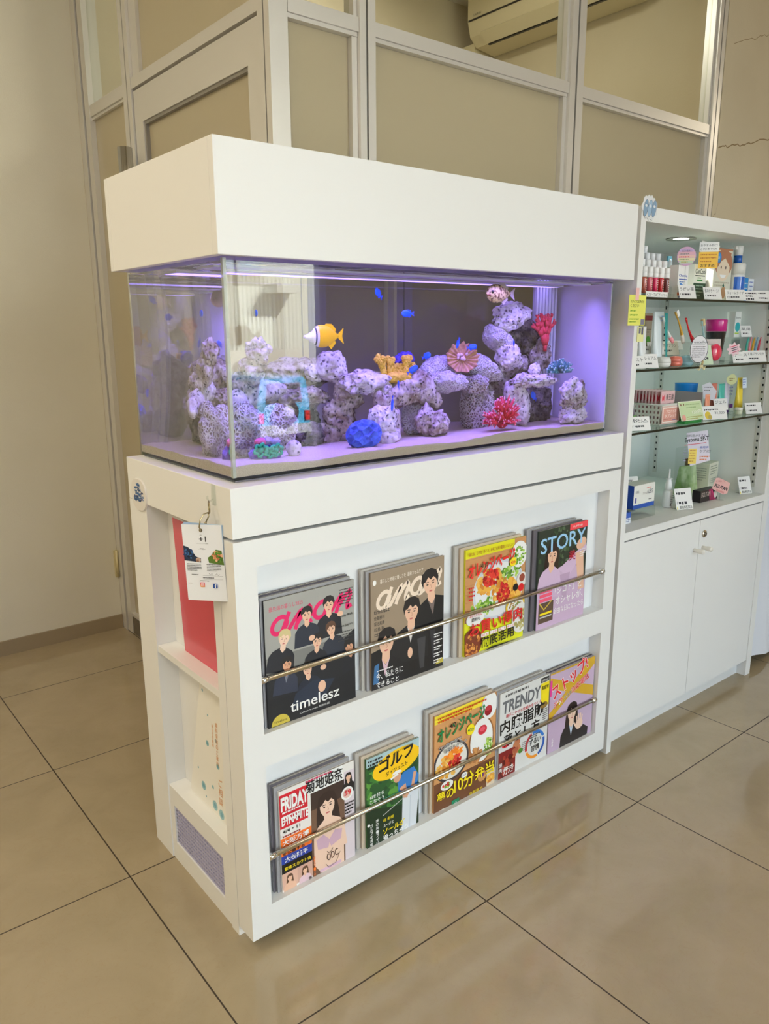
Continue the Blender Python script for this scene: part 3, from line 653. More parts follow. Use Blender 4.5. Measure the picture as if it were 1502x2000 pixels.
rock('striped pale boulder below the topmost boulder', [((.895, .275, 1.252), (.058, .040, .030), M_HONEYW, 43, dict(amp=.2, freq=1.6, rot=(0, .35, 0))), ((.925, .255, 1.205), (.042, .036, .038), M_ROCKW, 44, P1)])
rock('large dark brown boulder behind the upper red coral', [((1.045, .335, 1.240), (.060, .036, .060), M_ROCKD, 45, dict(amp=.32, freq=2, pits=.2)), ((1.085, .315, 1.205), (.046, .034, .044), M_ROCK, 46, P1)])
rock('grey rock bridge filling the gap above the plate rock', [((.985, .325, 1.178), (.062, .038, .034), M_ROCK, 47, PP), ((.93, .34, 1.14), (.06, .036, .04), M_ROCK, 48, PP), ((1.04, .335, 1.155), (.05, .036, .034), M_ROCKD, 49, P1)])
rock('knobbly pale tower rock at the right end of the tank', [((1.085, .118, 1.112), (.040, .034, .032), M_ROCKW, 50, P1), ((1.098, .120, 1.080), (.046, .036, .028), M_ROCK, 51, P1), ((1.118, .122, 1.100), (.028, .028, .036), M_ROCK, 52, P1), ((1.095, .115, 1.043), (.052, .038, .026), M_ROCKW, 53, PP)])

# ---------------------------------------------------------------- corals
def spiky(label, c, n, L, r0, m, mt, seed, spread=1.0, up=.2, name='branching_coral', fork=True):
    rnd = random.Random(seed); mb = MB(); mb.sphere(c, L*.34, m)
    for i in range(n):
        z = rnd.uniform(up-.5, 1); a = i*2.4; q = math.sqrt(max(0, 1-z*z)); d = Vector((q*math.cos(a)*spread, q*math.sin(a)*spread*.8, z)).normalized()
        l = L*rnd.uniform(.75, 1.08); e = Vector((rnd.uniform(-.12, .12), rnd.uniform(-.12, .12), rnd.uniform(0, .18)))*l
        p = [Vector(c)+d*L*.2, Vector(c)+d*l*.6+e*.3, Vector(c)+d*l+e]; mb.tube(p[:2]+[p[2]*.93+p[1]*.07], [r0, r0*.72, r0*.42], m, 7); mb.sphere(p[2], r0*.5, mt, n=8)
        if fork:
            for s in (-1, 1):
                f = p[1]+(d.cross(Vector((.3, s, .2))).normalized()*.28+d*.3)*l*.6; mb.tube([p[1], f], [r0*.55, r0*.3], m, 6); mb.sphere(f, r0*.36, mt, n=8)
    return tag(mb.build(name), label, 'coral')
MR = mat('red_coral', srgb(214, 46, 64), .55, bump=(420, .6, .001)); MRT = mat('red_coral_tip', srgb(240, 150, 160), .55)
spiky('bushy red branching coral standing on the sand', (.838, .150, 1.046), 84, .058, .0058, MR, MRT, 4, 1.0, .35)
rnd = random.Random(12); mb = MB()
def arm(p, d, l, r, depth):
    if depth == 0 or l < .008: return
    e = p+d*l; mb.tube([p, (p+e)/2+Vector((rnd.uniform(-1, 1), rnd.uniform(-.4, .4), 0))*l*.08, e], [r, r*.85, r*.7], MR, 9); mb.sphere(e, r*.72, MR, n=8)
    for s in (-1, 1): arm(e, (d+Vector((s*rnd.uniform(.35, .7), rnd.uniform(-.3, .3), rnd.uniform(-.1, .3)))).normalized(), l*rnd.uniform(.62, .8), r*.8, depth-1)
b0 = Vector((1.072, .262, 1.235)); mb.tube([b0-Vector((0, 0, .02)), b0], [.006, .008], MR)
for d in ((-.6, 0, 1), (-.15, -.1, 1), (.35, .1, 1.1)): arm(b0, Vector(d).normalized(), .030, .0098, 5)
tag(mb.build('branching_coral'), 'red fan coral raised beside the topmost boulder', 'coral')
# blue cup coral
V, F = ico(6); mb = MB(); out = []; cups = [Vector((math.sqrt(max(0, 1-z*z))*math.cos(a), math.sqrt(max(0, 1-z*z))*math.sin(a), z)) for z, a in ((1-2*(i+.5)/44, i*2.39996) for i in range(44))]
for v in V:
    ds = sorted(((v-c).length for c in cups))[:2]; d = ds[0]; edge = max(0, min(1, (ds[1]-ds[0])/.30)); h = 1.06-.24*edge**.8+.02*noise.noise(v*30)
    out.append(Vector((v.x*.045, v.y*.036, v.z*.033))*h+Vector((.388, .135, 1.050)))
mb.add(out, F, mat('blue_coral', srgb(84, 120, 226), .6, bump=(700, .6, .001), var=(60, srgb(40, 66, 170), .4, .7)), True)
tag(mb.build('cup_coral'), 'bright blue cup coral ball on the sand', 'coral')
# yellow club coral
mb = MB(); rnd = random.Random(8); my = mat('yellow_coral', srgb(244, 206, 70), .6, bump=(500, .9, .002), var=(120, srgb(214, 168, 44), .4, .7))
def yarm(p, d, l, r, depth):
    e = p+d*l; mb.tube([p, p.lerp(e, .5), e], [r*.85, r, r*1.02], my, 12); mb.sphere(e, r*1.02, my, n=10)
    for k in range(16):
        a = rnd.uniform(0, 2*PI); o = d.orthogonal().normalized(); q = o*math.cos(a)+d.cross(o)*math.sin(a); mb.sphere(p.lerp(e, rnd.uniform(.1, 1.15))+q*r, .0021, my, n=6)
    if depth:
        for s in (-1, 1): yarm(e, (d+Vector((s*rnd.uniform(.3, .6), rnd.uniform(-.4, .4), rnd.uniform(0, .4)))).normalized(), l*rnd.uniform(.6, .85), r*.86, depth-1)
for x, dx, l, dp in ((-.034, -.35, .022, 2), (-.022, .05, .026, 1), (-.008, .1, .014, 1), (.008, .2, .015, 1), (.022, .25, .022, 2), (.036, .5, .018, 1)):
    yarm(Vector((.535+x, .235, 1.168)), Vector((dx, rnd.uniform(-.2, .2), 1)).normalized(), l, .0082, dp)
rock_mesh(mb, (.535, .235, 1.166), (.044, .022, .014), my, 60, amp=.2)
tag(mb.build('club_coral'), 'yellow knobbly club coral on top of the arch', 'coral')
# flower coral
mb = MB(); N = 144; vs = []; fs = []; mf = mat('tan_coral', srgb(206, 158, 118), .7, bump=(500, .8, .0015), var=(90, srgb(160, 112, 80), .4, .7)); T = Euler((1.22, 0, -.3)).to_matrix()
for r_ in range(9):
    t = r_/8
    for k in range(N):
        a = 2*PI*k/N; R_ = t*(1+.035*math.sin(a*9+1)+.045*math.sin(a*18)); vs.append(T @ Vector((R_*.047*math.cos(a), R_*.038*math.sin(a), .010*t*t+t*.004*math.sin(a*18)))+Vector((.745, .235, 1.204)))
for i in range(8):
    for k in range(N): fs.append((i*N+k, i*N+(k+1) % N, (i+1)*N+(k+1) % N, (i+1)*N+k))
mb.add(vs, fs, mf, True); mb.add([v+T @ Vector((0, 0, -.006)) for v in vs], [f[::-1] for f in fs], mf, True)
mb.add([vs[8*N+k] for k in range(N)]+[vs[8*N+k]+T @ Vector((0, 0, -.006)) for k in range(N)], [(k, (k+1) % N, N+(k+1) % N, N+k) for k in range(N)], mf, True)
o = mb.build('flower_coral'); tag(o, 'tan ruffled flower coral lying on the pale domes', 'coral')
mb = MB(); rnd = random.Random(2)
for k in range(9): mb.sphere(T @ Vector((rnd.uniform(-.014, .014), rnd.uniform(-.01, .01), .006))+Vector((.745, .235, 1.204)), rnd.uniform(.003, .006), mat('pink_polyp', srgb(226, 190, 196), .6), n=10)
mb.build('centre_polyps', o)
# green-blue finger coral
mb = MB(); rnd = random.Random(31); mg1 = mat('teal_coral', srgb(70, 142, 130), .6); mg2 = mat('teal_coral_tip', srgb(176, 214, 204), .6); c0 = Vector((1.085, .185, 1.158))
for i in range(95):
    z = rnd.uniform(.05, 1); a = rnd.uniform(0, 2*PI); q = math.sqrt(1-z*z); d = Vector((q*math.cos(a)*1.25, q*math.sin(a)*.8, z*.9)); e = c0+d*.040*rnd.uniform(.85, 1.1)
    mb.tube([c0+d*.006, e], [.0022, .0027], mg1, 6); mb.sphere(e, .0029, mg2 if i % 3 else mg1, n=8)
tag(mb.build('finger_coral'), 'teal cluster of finger coral above the right tower rock', 'coral')
# green and purple ruffled coral at the front corner
mb = MB(); mp = mat('purple_coral', srgb(120, 84, 190), .6, bump=(400, .5, .001)); me_ = mat('emerald_coral', srgb(40, 176, 128), .5, bump=(500, .5, .001)); C0 = Vector((.143, .142, 1.036))
rock_mesh(mb, C0+Vector((0, .006, -.006)), (.036, .018, .020), mp, 71, amp=.3, freq=2.2)
cc = MB()
for (dx, dz, rr) in ((-.018, .006, .013), (.004, .000, .011), (.018, .003, .012)):
    ring = [C0+Vector((dx, -.016, dz))+Vector((math.cos(a)*rr*(1+.22*math.sin(a*6)), -.004*abs(math.sin(a*3)), math.sin(a)*rr*.85*(1+.22*math.sin(a*6)))) for a in [2*PI*k/40 for k in range(40)]]
    cc.tube(ring, .0032, me_, 8, closed=True); cc.sphere(C0+Vector((dx, -.014, dz)), rr*.6, me_, n=10)
for dx, dz, m_ in ((-.014, .021, mat('pink_coral', srgb(216, 104, 150), .6)), (.004, .022, mat('lilac_coral', srgb(178, 160, 208), .6)), (.020, .018, mat('lilac_coral', (1, 1, 1)))): rock_mesh(cc, C0+Vector((dx, -.004, dz)), (.012, .010, .008), m_, 72+dx*100, amp=.3, sub=4)
o = mb.build('ruffled_coral'); tag(o, 'purple coral with emerald ruffles at the front left corner of the tank', 'coral'); cc.build('ruffles', o)
mb = MB(); rock_mesh(mb, (.572, .258, 1.205), (.030, .014, .018), mat('violet_clam', srgb(70, 50, 170), .4), 81, amp=.3, freq=2)
tag(mb.build('giant_clam'), 'dark violet clam half hidden behind the yellow coral', 'clam')

# ---------------------------------------------------------------- fish
def fish(label, cat, pos, L, H, yaw, colr, finc, group=None, pitch=0.0, round_=False, name='fish', stripes=None):
    t = thing(name, label, cat, pos, (0, pitch, yaw), group); mb = MB(); n = 22; N = 18; vs = []; fs = []
    W = H*(.62 if round_ else .36)
    prof = []
    for i in range(N+1):
        s = i/N; h = math.sin(PI*min(1, s**.62*1.0))**.75 if s < 1 else 0
        h = (math.sin(PI*s**.72))**.8 if 0 < s < 1 else 0
        h = max(h, .16 if s > .8 else 0); prof.append((s, h))
    for s, h in prof:
        for k in range(n):
            a = 2*PI*k/n; hh = H/2*h; ww = W/2*(h if s < .8 else h*.7); vs.append(((-.5+s*.84)*L, ww*math.cos(a), hh*math.sin(a)))
    for i in range(N):
        for k in range(n): fs.append((i*n+k, i*n+(k+1) % n, (i+1)*n+(k+1) % n, (i+1)*n+k))
    fs += [tuple(range(n))[::-1], tuple(N*n+k for k in range(n))]; mb.add(vs, fs, colr, True); body = mb.build('body', t)
    def fin(nm, poly, m):
        q = MB(); q.prism(poly, -.0005, .0005, m); return q.build(nm, t)
    fin('tail_fin', [(.30*L, .06*H), (.5*L, .36*H), (.45*L, 0), (.5*L, -.36*H), (.30*L, -.06*H)][::-1], finc)
    fin('dorsal_fin', [(-.16*L, .40*H), (-.05*L, .54*H), (.12*L, .54*H), (.26*L, .30*H), (.22*L, .12*H), (-.1*L, .40*H)][::-1], finc)
    fin('anal_fin', [(.0, -.40*H), (.10*L, -.58*H), (.25*L, -.30*H), (.20*L, -.14*H)], finc)
    for s in (-1, 1):
        q = MB(); q.sphere((-.36*L, s*W*.28*(1.25 if round_ else 1), .07*H), .055*H if not round_ else .10*H, M_BLACK, n=10); q.build('eye', t)
    if stripes:
        q = MB()
        for x0, x1, m_ in stripes:
            vv = []; ff = []
            for i in range(7):
                s = x0+(x1-x0)*i/6; h = (math.sin(PI*s**.72))**.8
                for k in range(n):
                    a = 2*PI*k/n; vv.append(((-.5+s*.84)*L, (W/2*h+.0006)*math.cos(a), (H/2*h+.0006)*math.sin(a)))
            for i in range(6):
                for k in range(n): ff.append((i*n+k, i*n+(k+1) % n, (i+1)*n+(k+1) % n, (i+1)*n+k))
            q.add(vv, ff, m_, True)
        q.build('markings', t)
    return t
MDB = mat('damsel_blue', srgb(20, 96, 236), .35); MDV = mat('damsel_fin', srgb(30, 70, 220), .4); MFY = mat('fox_yellow', srgb(255, 206, 16), .4); MFW = mat('fox_white', srgb(226, 220, 214), .4); MFK = mat('fox_black', srgb(40, 32, 34), .4)
fish('yellow foxface fish with black and white face swimming on the left', 'fish', (.335, .215, 1.262), .108, .048, .35, MFY, MFY, stripes=[(.02, .11, MFW), (.11, .15, MFK), (.15, .22, MFW)])
MPU = mat('puffer_skin', srgb(226, 206, 130), .45, var=(140, srgb(110, 78, 40), .48, .6)); 
_fx = [o for o in bpy.data.objects if o.get('category') == 'fish' and 'foxface' in o.get('label', '')][0]
q = MB(); q.lathe([(.0118, 0), (.0085, .008), (.0050, .016), (.0036, .023), (.0040, .025)], MFW, n=16, T=Matrix.Translation((-.0500, 0, -.001)) @ Matrix.Rotation(-PI/2, 4, 'Y')); q.build('snout', _fx)
pf_ = fish('plump spotted pufferfish near the surface at upper right', 'fish', (.850, .195, 1.362), .112, .046, .12, MPU, mat('puffer_fin', srgb(200, 186, 170), .5), round_=True, name='pufferfish')
q = MB(); q.sphere((-.048, -.001, -.004), .0065, mat('puffer_lip', srgb(170, 120, 80), .5), sc=(.8, 1.5, .6)); q.build('mouth', pf_)
dd = [('blue damselfish highest in the water, upper left of centre', (.466, .20, 1.353), .036, .017, .5, -.5), ('blue damselfish level with the foxface and just right of centre', (.550, .20, 1.311), .040, .0165, .1, .0),
      ('small blue damselfish right of the yellow coral', (.607, .20, 1.214), .026, .015, 2.6, .4), ('blue damselfish diving above the flower coral', (.709, .20, 1.243), .028, .011, .2, 1.15),
      ('blue damselfish just behind the top of the flower coral', (.765, .215, 1.232), .034, .015, 3.0, .1), ('blue damselfish in front of the striped boulder', (.873, .15, 1.238), .026, .014, .9, -.9),
      ('blue damselfish touching the lower edge of the yellow coral', (.536, .15, 1.185), .034, .015, 2.9, .5), ('small blue damselfish just below the yellow coral', (.495, .15, 1.153), .024, .012, .9, -.9),
      ('blue damselfish hovering upright above the white pillar rock', (.466, .13, 1.114), .036, .012, .6, 1.4), ('blue damselfish in the dark cave under the plate rock', (.991, .20, 1.099), .036, .018, .3, -.6),
      ('small blue damselfish seen through the left end glass', (.191, .284, 1.310), .016, .013, 1.5, 0)]
for lab, p, L, H, yw, pt in dd:
    fish(lab, 'fish', p, L, H, yw, MDB, MDV, 'blue damselfish in the aquarium', pitch=-pt if abs(yw) < 1.6 else pt, name='damselfish')

# ================================================================ magazines in the rack
M_PG = mat('page_edges', srgb(206, 200, 190), .7, var=(600, srgb(150, 144, 136), .4, .6))
C_ = flat
def magazine(label, x, z, y, W, H, th, base, draw=None, group='magazines in the rack', lean=0.0):
    t = thing('magazine', label, 'magazine', (x, y, z), (-lean, 0, 0), group)
    m = MB(); m.box(.0008, W-.0004, .0005, th-.0005, .0006, H-.0006, M_PG); m.build('pages', t)
    m = MB(); m.box(0, W, 0, .0005, 0, H, base); m.box(0, W, th-.0005, th, 0, H, base); m.box(0, .0008, .0005, th-.0005, 0, H, base)
    if draw:
        a = Art((0, 0, H), (1, 0, 0), (0, 0, 1), W, mb=m, lift=.00006, step=.0000045); b = Art((0, 0, H), (1, 0, 0), (0, 0, 1), W, mb=m, lift=.00006, step=.0000045)
        a.clip = b.clip = H/W; draw(a, b, H/W)
        m.build('cover', t)
    else: m.build('cover', t)
    return t
WHT, BLK, RED, YEL = C_(250, 250, 248), C_(18, 18, 20), C_(214, 28, 36), C_(250, 226, 30)
HB, HBR, HBL = C_(30, 24, 24), C_(92, 62, 44), C_(206, 190, 138)
def script_anan(a, u, t, w, h, m, wt, rot=.10):
    """brush-script title drawn as strokes"""
    def arc(cx, cy, rx, ry, a0, a1, n=12): return [(cx+rx*math.cos(a0+(a1-a0)*k/n), cy+ry*math.sin(a0+(a1-a0)*k/n)) for k in range(n+1)]
    A_ = arc(.115, .42, .085, .33, .9, 2*PI+.2, 18); strokes = [A_, [(.205, .80), (.165, .25), (.15, .05), (.19, .02), (.235, .10)], [(.235, .10), (.30, .50), (.36, .78), (.34, .40), (.32, .05)], [(.325, .20), (.40, .62), (.455, .80), (.475, .62), (.45, .25), (.455, .05), (.50, .12)]]
    sh = lambda x, y, ox: (u+w*(ox+x)+.22*h*y, t-h*y-math.sin(rot)*w*(ox+x))
    for ox in (0, .50):
        for st in strokes:
            f = []
            for i in range(len(st)-1):
                for k in range(3): f.append((st[i][0]+(st[i+1][0]-st[i][0])*k/3, st[i][1]+(st[i+1][1]-st[i][1])*k/3))
            f.append(st[-1]); a.line([sh(x, y, ox) for x, y in f], wt, m)
    a.ell(*sh(.505, .42, 0), wt*.7, wt*.7, m, 14)
def dr_anan1(a, b, h):
    G = C_(156, 156, 152); a.rect(0, 0, 1, .62, G); a.rect(0, .55, 1, .75, C_(120, 120, 118)); a.rect(0, .72, 1, h, C_(26, 28, 34)); a.poly([(0, .72), (0, h), (1, h), (1, .5), (.8, .62), (.5, .7)][::-1], C_(24, 26, 32))
    b.k = 3
    script_anan(b, .03, .37, .92, .23, C_(222, 20, 100), .042)
    b.text('最先端の暮らし2025', .05, .115, .045, C_(206, 40, 90), w=.36)
    a.k = 30; N1, N2 = C_(22, 24, 34), C_(34, 40, 56)
    person(a, .70, .19, .070, HB, SK, N1); person(a, .45, .23, .066, HB, SK, N2)
    person(a, .20, .40, .070, HBL, SK3, N1, tilt=.2); person(a, .72, .44, .062, HBR, SK, N2, tilt=-.15)
    person(a, .56, .52, .064, HB, SK, N1, tilt=.1); person(a, .93, .68, .062, HB, SK2, N1, tilt=-.2)
    person(a, .22, .66, .062, HB, SK2, C_(44, 50, 70), tilt=.1, shirt=C_(120, 126, 140)); person(a, .44, .77, .064, HB, SK, C_(30, 36, 52), tilt=-.1)
    for u, t in ((.83, .31), (.50, .47), (.62, .80), (.60, 1.02)): a.ell(u, t, .035, .028, SK, 12)
    a.poly([(0, .95), (0, h), (1, h), (1, .9), (.7, 1.0), (.3, .98)][::-1], C_(20, 22, 28)); a.poly([(.30, .98), (.25, 1.12), (.62, 1.12), (.75, .95), (.5, .9)][::-1], C_(34, 44, 64)); a.ell(.60, .99, .045, .06, SK, 14)
    b.k = 160
    b.text('timelesz', .24, 1.15, .105, WHT, w=.56, bold=.012); b.text('Culture × music 特別企画', .34, 1.20, .022, WHT, w=.34)
    b.scrib(.82, .07, .16, C_(60, 60, 60), 6, .012, .028, 3); b.text('Travis Japan', .78, .46, .03, BLK, w=.19, rot=.03); b.text('Candy Rub', .79, .36, .03, BLK, w=.19, rot=.03); b.scrib(.80, .50, .17, C_(60, 60, 60), 4, .012, .028, 4)
    a.k = 150; a.ell(.13, h-.005, .10, .10, C_(196, 178, 70), 24, 0, PI); b.k = 165; b.text('timelesz', .06, h-.03, .024, BLK, w=.14)
def dr_anan2(a, b, h):
    a.rect(0, 0, 1, h, C_(150, 132, 112)); a.poly([(0, .85), (0, h), (1, h), (1, .55), (.6, .75)][::-1], C_(24, 22, 24)); b.k = 3
    script_anan(b, .04, .43, .90, .25, C_(246, 226, 206), .042, .12); b.text('暮らしと地球に優しさを  最新フェムケア', .12, .135, .045, C_(244, 234, 222), w=.58, rot=.02)
    b.ell(.05, .11, .022, .03, WHT, 12); b.text('timelesz', .04, .445, .05, BLK, w=.20, bold=.01)
    for i, s in enumerate(('佐藤勝利', '菊池風磨', '松島 聡')): b.text(s, .04, .51+i*.06, .042, BLK, w=.135, bold=.012)
    b.scrib(.04, .655, .14, BLK, 2, .01, .02, 5)
    a.k = 30; K = C_(22, 21, 24)
    person(a, .80, .27, .125, HB, SK, K, tilt=-.12, body=1.1, shirt=C_(120, 104, 100)); person(a, .54, .52, .120, HB, SK, C_(30, 29, 32), tilt=.04, shirt=C_(226, 220, 214))
    a.poly([(.62, .85), (.66, 1.2), (.72, 1.2), (.74, .85)][::-1], C_(62, 62, 66)); a.poly([(.80, .8), (.86, 1.25), (.88, .8)][::-1], C_(50, 50, 54))
    person(a, .20, .78, .125, HB, SK, C_(26, 24, 28), tilt=.06, shirt=C_(224, 190, 206)); a.poly([(.04, 1.0), (.02, 1.2), (.09, 1.2), (.10, .98)][::-1], C_(60, 110, 160)); a.ell(.52, .98, .035, .06, SK, 12)
    b.k = 130; b.text('今、私たちに', .06, 1.165, .075, WHT, w=.36, bold=.02); b.text('できること', .06, 1.25, .06, WHT, w=.30, bold=.02); b.scrib(.07, 1.06, .30, WHT, 1, .014, .03, 3)
    for i in range(5): b.scrib(.86, .86+i*.075, .12, WHT, 2, .016, .028, 7+i)
    a.k = 128; a.ell(.96, 1.22, .07, .06, C_(196, 178, 70), 20, 0, PI)
def food(a, u, t, ru, rt, cols, n, seed, s=.03):
    rnd = random.Random(seed)
    for i in range(n):
        q = math.sqrt(rnd.random()); an = rnd.uniform(0, 2*PI); a.ell(u+ru*q*math.cos(an), t+rt*q*math.sin(an), s*rnd.uniform(.5, 1.3), s*rnd.uniform(.4, 1.0), rnd.choice(cols), 9, rot=rnd.uniform(0, 3))
FRY = [C_(226, 160, 60), C_(240, 190, 90), C_(206, 130, 44), C_(232, 176, 70)]; TOM = [C_(196, 30, 30), C_(222, 60, 46), C_(160, 20, 24)]; SAL = [C_(120, 170, 50), C_(160, 200, 80), C_(80, 130, 40), C_(190, 214, 120)]
WOOD = C_(196, 142, 92)
def dr_orange1(a, b, h):
    a.rect(0, 0, 1, h, WOOD); rnd = random.Random(2)
    for i in range(9): a.rect(0, .12+i*.1, 1, .123+i*.1, C_(170, 116, 70))
    a.rect(0, 0, .80, .105, C_(226, 222, 30)); a.rect(0, .86, 1, h, C_(222, 224, 34))
    a.ell(.55, .56, .43, .36, C_(214, 222, 232), 40); a.ell(.55, .56, .39, .32, C_(238, 240, 242), 40)
    food(a, .30, .72, .20, .10, SAL, 60, 1); food(a, .74, .36, .16, .12, SAL, 46, 2); food(a, .40, .44, .20, .14, FRY, 60, 3, .045); food(a, .66, .62, .26, .14, FRY, 80, 4, .045)
    food(a, .42, .40, .13, .10, TOM, 70, 5, .026); food(a, .62, .62, .11, .12, TOM, 60, 6, .026)
    a.ell(.88, .20, .14, .16, WHT, 30); food(a, .88, .22, .10, .11, SAL, 50, 7, .02); a.ell(.94, .52, .09, .09, C_(236, 232, 226), 20); a.ell(.94, .50, .05, .05, C_(150, 70, 50), 16); a.ell(.93, .62, .05, .05, RED, 16); a.ell(.83, .60, .045, .045, BLK, 16)
    a.ell(.84, .83, .17, .12, C_(236, 196, 50), 26); a.ell(.84, .83, .14, .095, C_(240, 240, 236), 26); food(a, .84, .83, .11, .07, [C_(150, 110, 60), C_(110, 140, 60), C_(190, 150, 90)], 40, 8, .018)
    a.ell(.12, 1.12, .16, .18, C_(130, 60, 40), 26); food(a, .12, 1.14, .13, .14, [C_(196, 120, 50), C_(226, 160, 80), C_(120, 60, 30)], 60, 9, .022)
    a.ell(.93, 1.0, .15, .19, C_(236, 234, 230), 26); food(a, .93, 1.02, .11, .13, [C_(190, 180, 120), C_(160, 150, 90)], 30, 10, .026); a.ell(.16, .83, .145, .085, WHT, 24)
    b.k = 1100
    b.text('鶏むね、ひき肉、豚こま…お手ごろ肉が最高においしい！', .03, .075, .042, C_(150, 40, 20), w=.72, bold=.01); b.text('オレンジページ', .04, .335, .155, C_(226, 34, 30), w=.76, bold=.055, shear=.12, rot=.10); b.text('4/17', .22, .24, .045, BLK, w=.12, bold=.02)
    b.ell(.76, .27, .055, .055, YEL, 20); b.text('40th', .72, .29, .035, RED, w=.08, bold=.02)
    b.text('おいしいのに', .06, .80, .04, RED, w=.2, bold=.02); b.text('節約も', .09, .855, .045, BLK, w=.14, bold=.02)
    b.text('お買い得肉', .07, 1.03, .155, RED, w=.88, bold=.05, rot=.02); 
    for i, s in enumerate(('鶏むね', 'ひき肉', '豚こま', '鶏手羽')): b.rect(.25+i*.145, 1.035, .375+i*.145, 1.078, WHT); b.text(s, .258+i*.145, 1.071, .03, RED, w=.108, bold=.01)
    b.text('徹底活用', .25, 1.215, .125, BLK, w=.56, bold=.05, rot=.03); b.poly([(.30, h), (.45, 1.235), (.95, h)], BLK); b.scrib(.04, .44, .09, RED, 4, .022, .045, 3)
def dr_story(a, b, h):
    a.rect(0, 0, 1, h, C_(44, 54, 44)); food(a, .5, .35, .48, .34, [C_(60, 84, 52), C_(30, 40, 32), C_(90, 110, 84), C_(40, 62, 40)], 190, 3, .03); a.rect(.62, 0, 1, .085, C_(236, 74, 84))
    a.rect(0, .8, 1, h, C_(196, 170, 196)); a.poly([(0, h), (1, h), (.96, .85), (.72, .50), (.40, .56), (.12, .66), (0, .8)][::-1][::-1], C_(206, 178, 208))
    person(a, .28, .36, .125, C_(46, 30, 26), SK, C_(214, 186, 216), hs='long', tilt=.1, body=.9)
    a.poly([(.42, .58), (.98, .30), (1.0, .40), (.62, .72)][::-1], C_(214, 186, 216)); a.ell(.88, .30, .11, .075, SK, 20, rot=.4); a.poly([(.76, .42), (.86, .95), (.98, .95), (.93, .40)][::-1], SK)
    a.poly([(.45, .66), (.52, 1.0), (.60, 1.0), (.66, .66)][::-1], C_(190, 160, 192)); a.rect(.04, .98, .34, 1.26, C_(92, 72, 60)); a.rect(.07, 1.12, .31, 1.15, YEL); a.rect(.07, 1.17, .31, 1.19, C_(200, 200, 204)); a.line([(.06, .98), (.15, 1.08), (.30, .98)], .02, C_(206, 176, 60))
    b.k = 300; b.text('STORY', .04, .31, .20, C_(160, 206, 242), w=.92, bold=.015, rot=.02)
    b.text('SUPERB', .68, .055, .026, WHT, w=.2); b.text('美', .62, .50, .14, C_(170, 24, 50), bold=.03); b.scrib(.85, .38, .12, WHT, 4, .014, .03, 4)
    for i in range(3): b.rect(.05, .80+i*.06, .30, .845+i*.06, C_(240, 90, 120))
    b.text('「シゴト」と', .36, .92, .115, WHT, w=.56, bold=.015); b.text('オシャレが、', .38, 1.07, .12, WHT, w=.58, bold=.015); b.text('自由な日になったら', .36, 1.19, .085, WHT, w=.62, bold=.01)
